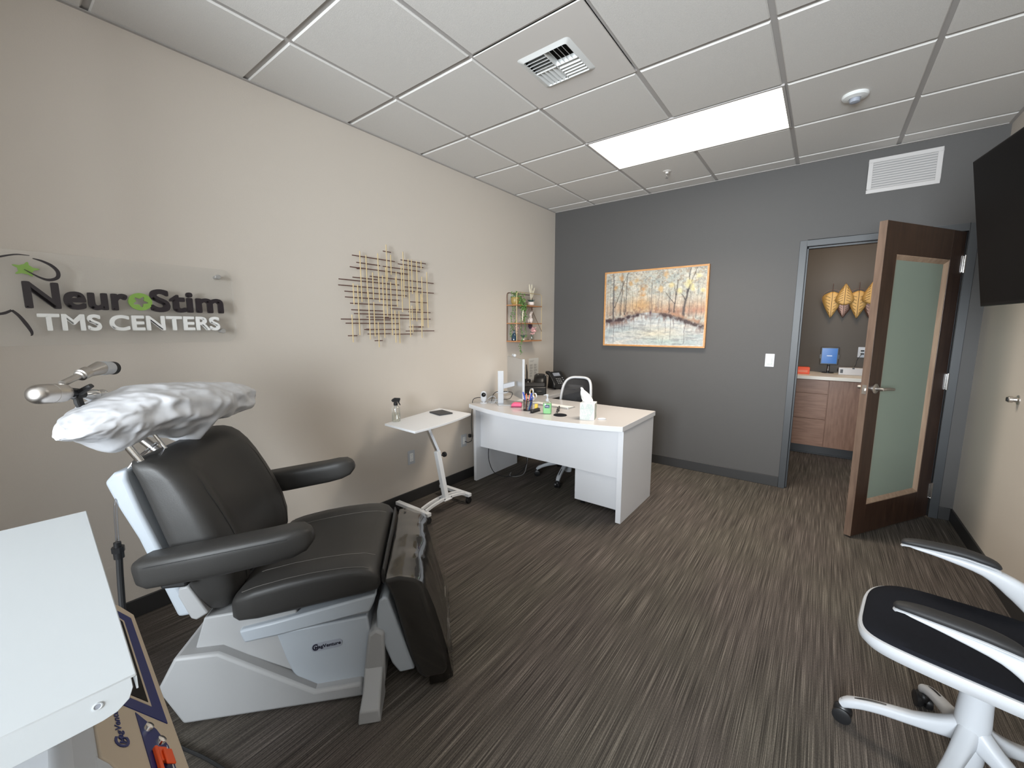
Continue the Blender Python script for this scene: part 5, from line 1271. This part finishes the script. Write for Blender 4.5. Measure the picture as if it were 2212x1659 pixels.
# ------------------------------------------------------------------ television on a swing arm
tv = thing('television', 'large black wall television tilted down near the room corner', 'television', (0, 0, 0))
B_ = Vector((3.200, 2.918, 1.530)); ux = Vector((.154, -.988, 0)); uz = Vector((-.096, -.015, .661)).normalized(); un = ux.cross(uz).normalized()
if un.x > 0: un = -un
def TVm(): mb = MB(); mb.m = Matrix.Translation(B_) @ Matrix((ux, uz, un)).transposed().to_4x4(); return mb
LW_, LH_ = 1.20, .672
TVm().box(0, LW_, 0, LH_, -.032, 0).build('housing', 'tv_body', tv, bevel=.004)
TVm().box(.010, LW_-.010, .016, LH_-.010, 0, .0012).build('screen', 'screen_off', tv)
TVm().box(.25, LW_-.25, .08, .50, -.055, -.032).build('back_bulge', 'tv_body', tv, bevel=.01)
ctr = B_+ux*LW_*.5+uz*LH_*.45-un*.055
MB().box(XR-.022, XR-.003, ctr.y-.13, ctr.y+.13, ctr.z-.14, ctr.z+.14).build('wall_plate', 'black_soft', tv)
MB().sweep([tuple(ctr), (ctr.x+.02, ctr.y+.05, ctr.z), (XR-.03, ctr.y, ctr.z)], .018, n=10).build('swing_arm', 'black_soft', tv)
t = thing('door_stop', 'small brushed steel door bumper knob on the right hand wall', 'door stop', (XR, 3.40, 1.043))
MB().lathe([(0, 0), (.026, 0), (.026, -.004), (.014, -.008), (.012, -.020), (.017, -.022), (.017, -.036), (.014, -.039), (0, -.039)], (0, 0, 0), 26, 'x').build('post', 'steel', t)
MB().cyl((-.044, 0, 0), .012, .006, axis='x').build('bumper', 'black_soft', t)

# ------------------------------------------------------------------ stimulator console on its trolley (bottom left)
cr = -math.radians(3.2)
ct = thing('console_trolley', 'white metal trolley shelf over a beige medical console in the left foreground', 'medical trolley', (2.120, 0.0605, 0), cr)
SW, SD, SZ = .545, .46, 1.10
MB().box(-SW, 0, -SD, 0, SZ-.0025, SZ).build('shelf_top', 'cart_metal', ct, bevel=.001)
MB().prism([(-SD, SZ-.001), (-.004, SZ-.001), (-.0035, SZ-.012), (-.007, SZ-.022), (-.016, SZ-.029), (-.026, SZ-.031), (-SD, SZ-.031)], -.002, 0, 'x').build('side_flange', 'cart_metal', ct, bevel=.0005)
MB().box(-SW, -.001, -.0015, 0, SZ-.016, SZ-.002).build('front_flange', 'cart_metal', ct)
for y in (-.028, -.093, -.158, -.223, -.288, -.353):
    MB().lathe([(.0030, 0), (.0036, .0001), (.0037, .0006), (.0027, .0007), (.0024, .0003)], (0, y, SZ-.014), 20, 'x').build('screw_hole_rim', 'cart_metal', ct)
    MB().cyl((0.00005, y, SZ-.014), .0025, .0003, axis='x', n=18).build('screw_hole', 'label_grey', ct)
for x in (-SW+.03, -.10): MB().box(x-.012, x+.012, -.42, -.39, .87, SZ-.003).build('shelf_leg', 'white_metal', ct)
# console body and 45 degree front panel
px0, px1 = -.70, -.045
py, pz = .052, .800
MB().box(px0+.01, px1-.01, -.44, py-.03, .40, .80).build('console_body', 'tms_grey', ct, bevel=.01)
MB().prism([(-.028, .80), (-.028, .877), (-.060, .915), (-.44, .915), (-.44, .80)], px0+.005, px1-.002, 'x').build('console_top', 'white', ct, bevel=.012)
PM = Matrix.Translation((0, py, pz)) @ Matrix(((1, 0, 0, 0), (0, -math.sin(R(45)), math.cos(R(45)), 0), (0, math.cos(R(45)), math.sin(R(45)), 0), (0, 0, 0, 1))) @ Matrix.Diagonal((1, .82, 1, 1))
def CPn(): mb = MB(); mb.m = PM; return mb   # x along panel, y up the slope, z outward
# NB the operator faces the panel from the front, so its left is +x here
pn = CPn().prism([(px0+.03, 0), (px1+.02, 0), (px1-.005, .04), (px1-.045, .075), (px1-.085, .098), (px1-.120, .114), (px1-.140, .128), (px1-.150, .142), (px0+.03, .142), (px0, .11), (px0, .035)], -.014, 0, 'z').build('front_panel', 'beige', ct, bevel=.002)
CPn().prism([(px1+.015, .0), (px1+.055, -.01), (px1+.06, .10), (px1+.02, .150), (px1-.16, .150), (px1-.152, .142), (px1-.142, .128), (px1-.122, .114), (px1-.087, .098), (px1-.047, .075), (px1-.007, .04)], -.05, -.001, 'z').build('panel_surround', 'white', ct, bevel=.008)
MB().prism([(px1+.0, .40), (px1+.055, .40), (px1+.055, .835), (px1+.04, .92), (px1, .92)], -.44, -.02, 'y').build('side_cladding', 'white', ct, bevel=.01)
for k in range(3): MB().box(px1+.0552, px1+.0562, -.40, -.06, .50+.1*k, .503+.1*k).build('cladding_groove', 'ink_soft', ct)
# blue framed screen
sx0, sx1, s0, s1 = -.665, -.300, .014, .128
CPn().prism([(sx0+.02, s0), (sx1+.02, s0), (sx1-.035, s1), (sx0, s1), (sx0, s0+.03)], 0, .0012, 'z').build('blue_border', 'navy', pn)
CPn().prism([(sx0+.045, s0+.022), (sx1-.020, s0+.022), (sx1-.055, s1-.018), (sx0+.026, s1-.018), (sx0+.026, s0+.042)], .001, .0018, 'z').build('beige_keyline', 'beige', pn)
CPn().prism([(sx0+.052, s0+.027), (sx1-.030, s0+.027), (sx1-.060, s1-.022), (sx0+.032, s1-.022), (sx0+.032, s0+.045)], .0016, .0024, 'z').build('display', 'screen_off', pn)
# control strip: blue field, two chrome buttons and orange keys
CPn().prism([(-.300, .070), (-.262, .040), (-.225, .027), (px1+.01, .027), (px1+.01, .066)], 0, .0012, 'z').build('control_field', 'navy', pn)
for x, y in ((-.262, .056), (-.232, .041)): CPn().lathe([(0, 0), (.008, 0), (.007, .005), (0, .006)], (x, y, .001), 18).build('chrome_button', 'chrome', pn)
ok = CPn().box(-.214, -.075, .054, .060, .001, .007).box(-.214, -.185, .038, .054, .001, .006).box(-.205, -.175, .034, .050, .006, .009).box(-.165, -.135, .044, .054, .001, .006).box(-.135, -.085, .034, .056, .001, .007)
ok.build('orange_keys', 'orange', pn, bevel=.0015)
CPn().box(-.17, -.145, .035, .043, .001, .004).build('black_key', 'black', pn)
CPn().prism([(-.225, .031), (px1, .031), (px1, .033), (-.215, .033)], .001, .002, 'z').build('white_line', 'white_sign', pn)
# lettering reads from the camera side towards the far end
MX = Matrix.Diagonal((-1, 1, 1, 1))
tx = MB(); tx.m = PM @ Matrix.Translation((-.236, .098, .0004)) @ MX
text_into(tx, 'agVenture', .080, .014, .0006, .01); 
tx.m = PM @ Matrix.Translation((-.216, .093, .0004)) @ MX; text_into(tx, 'C', .022, .024, .0006, .02)
tx.m = PM @ Matrix.Translation((-.224, .099, .0008)) @ MX; text_into(tx, 'M', .013, .011, .0006, .01)
tx.build('panel_lettering', 'navy', pn, smooth=False)
MB().box(px0+.06, px1-.06, -.40, -.02, .12, .40).build('column', 'white_metal', ct, bevel=.01)
MB().box(px0-.0, px1, -.46, .03, .075, .115).build('trolley_base', 'white_metal', ct, bevel=.01)
for x in (px0+.04, px1-.04):
    for y in (-.42, 0.0): MB().cyl((x-.015, y, .037), .037, .03, axis='x').box(x-.010, x+.010, y-.012, y+.012, .04, .076).build('caster', 'black', ct, bevel=.002)
_fc = cable('cable', 'black cable trailing over the carpet in front of the treatment chair', [(0.80, 0.24, .006), (0.95, 0.27, .006), (1.10, 0.32, .006), (1.25, 0.36, .006), (1.36, 0.39, .006), (1.50, 0.40, .006), (1.66, .42, .006), (1.80, .40, .006)], .005, 'black'); del _fc['group']

# ------------------------------------------------------------------ hall items
lf = thing('leaf_wall_art', 'gold and dark metal leaves hanging on the hall wall', 'wall art', (2.82, HW, 1.70))
def leaf(cx_, cz_, L_, w_, flip, x_off, m='gold_leaf', name='metal_leaf'):
    """heart-ish leaf with pointed tip; flip=+1 tip down"""
    mb = MB(); rows = []
    prof = [(0, .06), (.05, .45), (.11, .80), (.19, .98), (.28, 1.0), (.42, .88), (.58, .68), (.74, .44), (.88, .21), (1, .01)]
    for q, ww in prof:
        z = cz_+flip*(L_/2-q*L_); row = []
        for s_ in (-1, -.5, 0, .5, 1): row.append((cx_+s_*ww*w_, -x_off-.006*(1-abs(s_)), z+abs(s_)*flip*.012*(1-q)))
        rows.append(row)
    mb.loft(rows, closed=False, cap=False); o = mb.build(name, m, lf, solid=.0012)
    mb = MB(); mb.sweep([(cx_, -x_off-.0075, cz_+flip*L_/2), (cx_, -x_off-.0075, cz_-flip*L_/2)], .0022, n=6)
    for k in range(6):
        q = .20+.12*k; z = cz_+flip*(L_/2-q*L_); ww = w_*(.86-.55*max(0, q-.3)*1.6)
        for s_ in (-1, 1): mb.sweep([(cx_+s_*.016, -x_off-.0062, z), (cx_+s_*ww*.76, -x_off-.003, z+flip*.022)], [(.0045, .0018), (.0030, .0015)], n=5)
    mb.build('vein', 'black_soft', o)
leaf(-.160, -.005, .30, .095, 1, .055)
leaf(-.045, .125, .24, .088, -1, .075)
leaf(.080, -.010, .31, .095, 1, .055)
leaf(.190, .130, .24, .085, -1, .075)
leaf(-.045, -.045, .22, .085, 1, .030, 'bronze', 'dark_leaf')
leaf(.195, -.03, .28, .09, 1, .030, 'bronze', 'dark_leaf')
for x in (-.16, -.045, .08, .20):
    MB().torus((x, -.02, .08), .10, .0018, n=28, m=6, axis='y').build('wire_loop', 'bronze', lf)
    MB().cyl((x, -.02, .05), .003, .20, n=8).build('stem', 'bronze', lf)
tb = thing('tablet', 'blue screen tablet on a black stand on the hall counter', 'tablet', (2.69, 6.11, .901), R(3))
MB().box(-.085, .085, -.006, .006, .10, .305).build('case', 'black', tb, bevel=.004)
sc_o = MB().box(-.072, .072, -.0072, -.006, .114, .292).build('screen', 'screen_blue', tb)
MB().box(-.025, .025, -.0078, -.0072, .20, .207).build('logo_bar', 'white_sign', sc_o)
MB().lathe([(0, 0), (.06, 0), (.06, .006), (.012, .010), (.010, .10), (0, .10)], (0, .02, 0), 24).build('stand', 'black', tb)
for s_ in (-1, 1): MB().box(s_*.086-.006, s_*.086+.006, -.009, .008, .17, .22).build('clamp', 'black', tb)
MB().cyl((0, -.001, .03), .007, .05, n=12).build('stand_neck', 'chrome', tb)
t = thing('scanner', 'long cream scanner box beside the tablet on the hall counter', 'scanner', (2.925, 6.015, .901))
MB().box(-.14, .16, -.05, .05, 0, .082).build('body', 'laminate_top', t, bevel=.004)
MB().box(-.125, -.100, -.0515, -.050, .020, .062).build('dark_slot', 'black', t); MB().box(-.02, .0, -.0515, -.048, .070, .084).build('latch', 'black', t); MB().box(.07, .15, -.0512, -.050, .03, .034).build('thin_slot', 'ink_soft', t)
t = thing('carton', 'bright orange red carton at the left end of the hall counter', 'carton', (2.455, 5.86, .901), R(8))
MB().box(-.07, .06, -.05, .05, 0, .078).build('carton', 'red_box', t, bevel=.003); MB().box(-.05, .04, -.0508, -.05, .02, .045).build('print', 'coral', t)
o3 = outlet('white outlet with black plugs on the hall wall above the counter', (2.99, HW, 1.15), 0, 'duplex', .040, .060)
for z, lb_ in ((1.168, 'upper black plug in the hall wall outlet'), (1.132, 'lower black plug in the hall wall outlet')):
    o = MB().box(2.975, 3.005, HW-.035, HW-.0075, z-.010, z+.010).build('power_plug', 'black', bevel=.003); tag(o, lb_, 'plug')
_wc = cable('cable', 'black cable dropping from the hall outlet behind the scanner', [(2.985, HW-.03, 1.13), (2.95, HW-.03, 1.06), (2.94, HW-.04, 1.00), (2.90, HW-.06, .96), (2.80, HW-.07, .965), (2.78, 6.20, .93), (2.80, 6.20, .906)], .003, 'black'); del _wc['group']
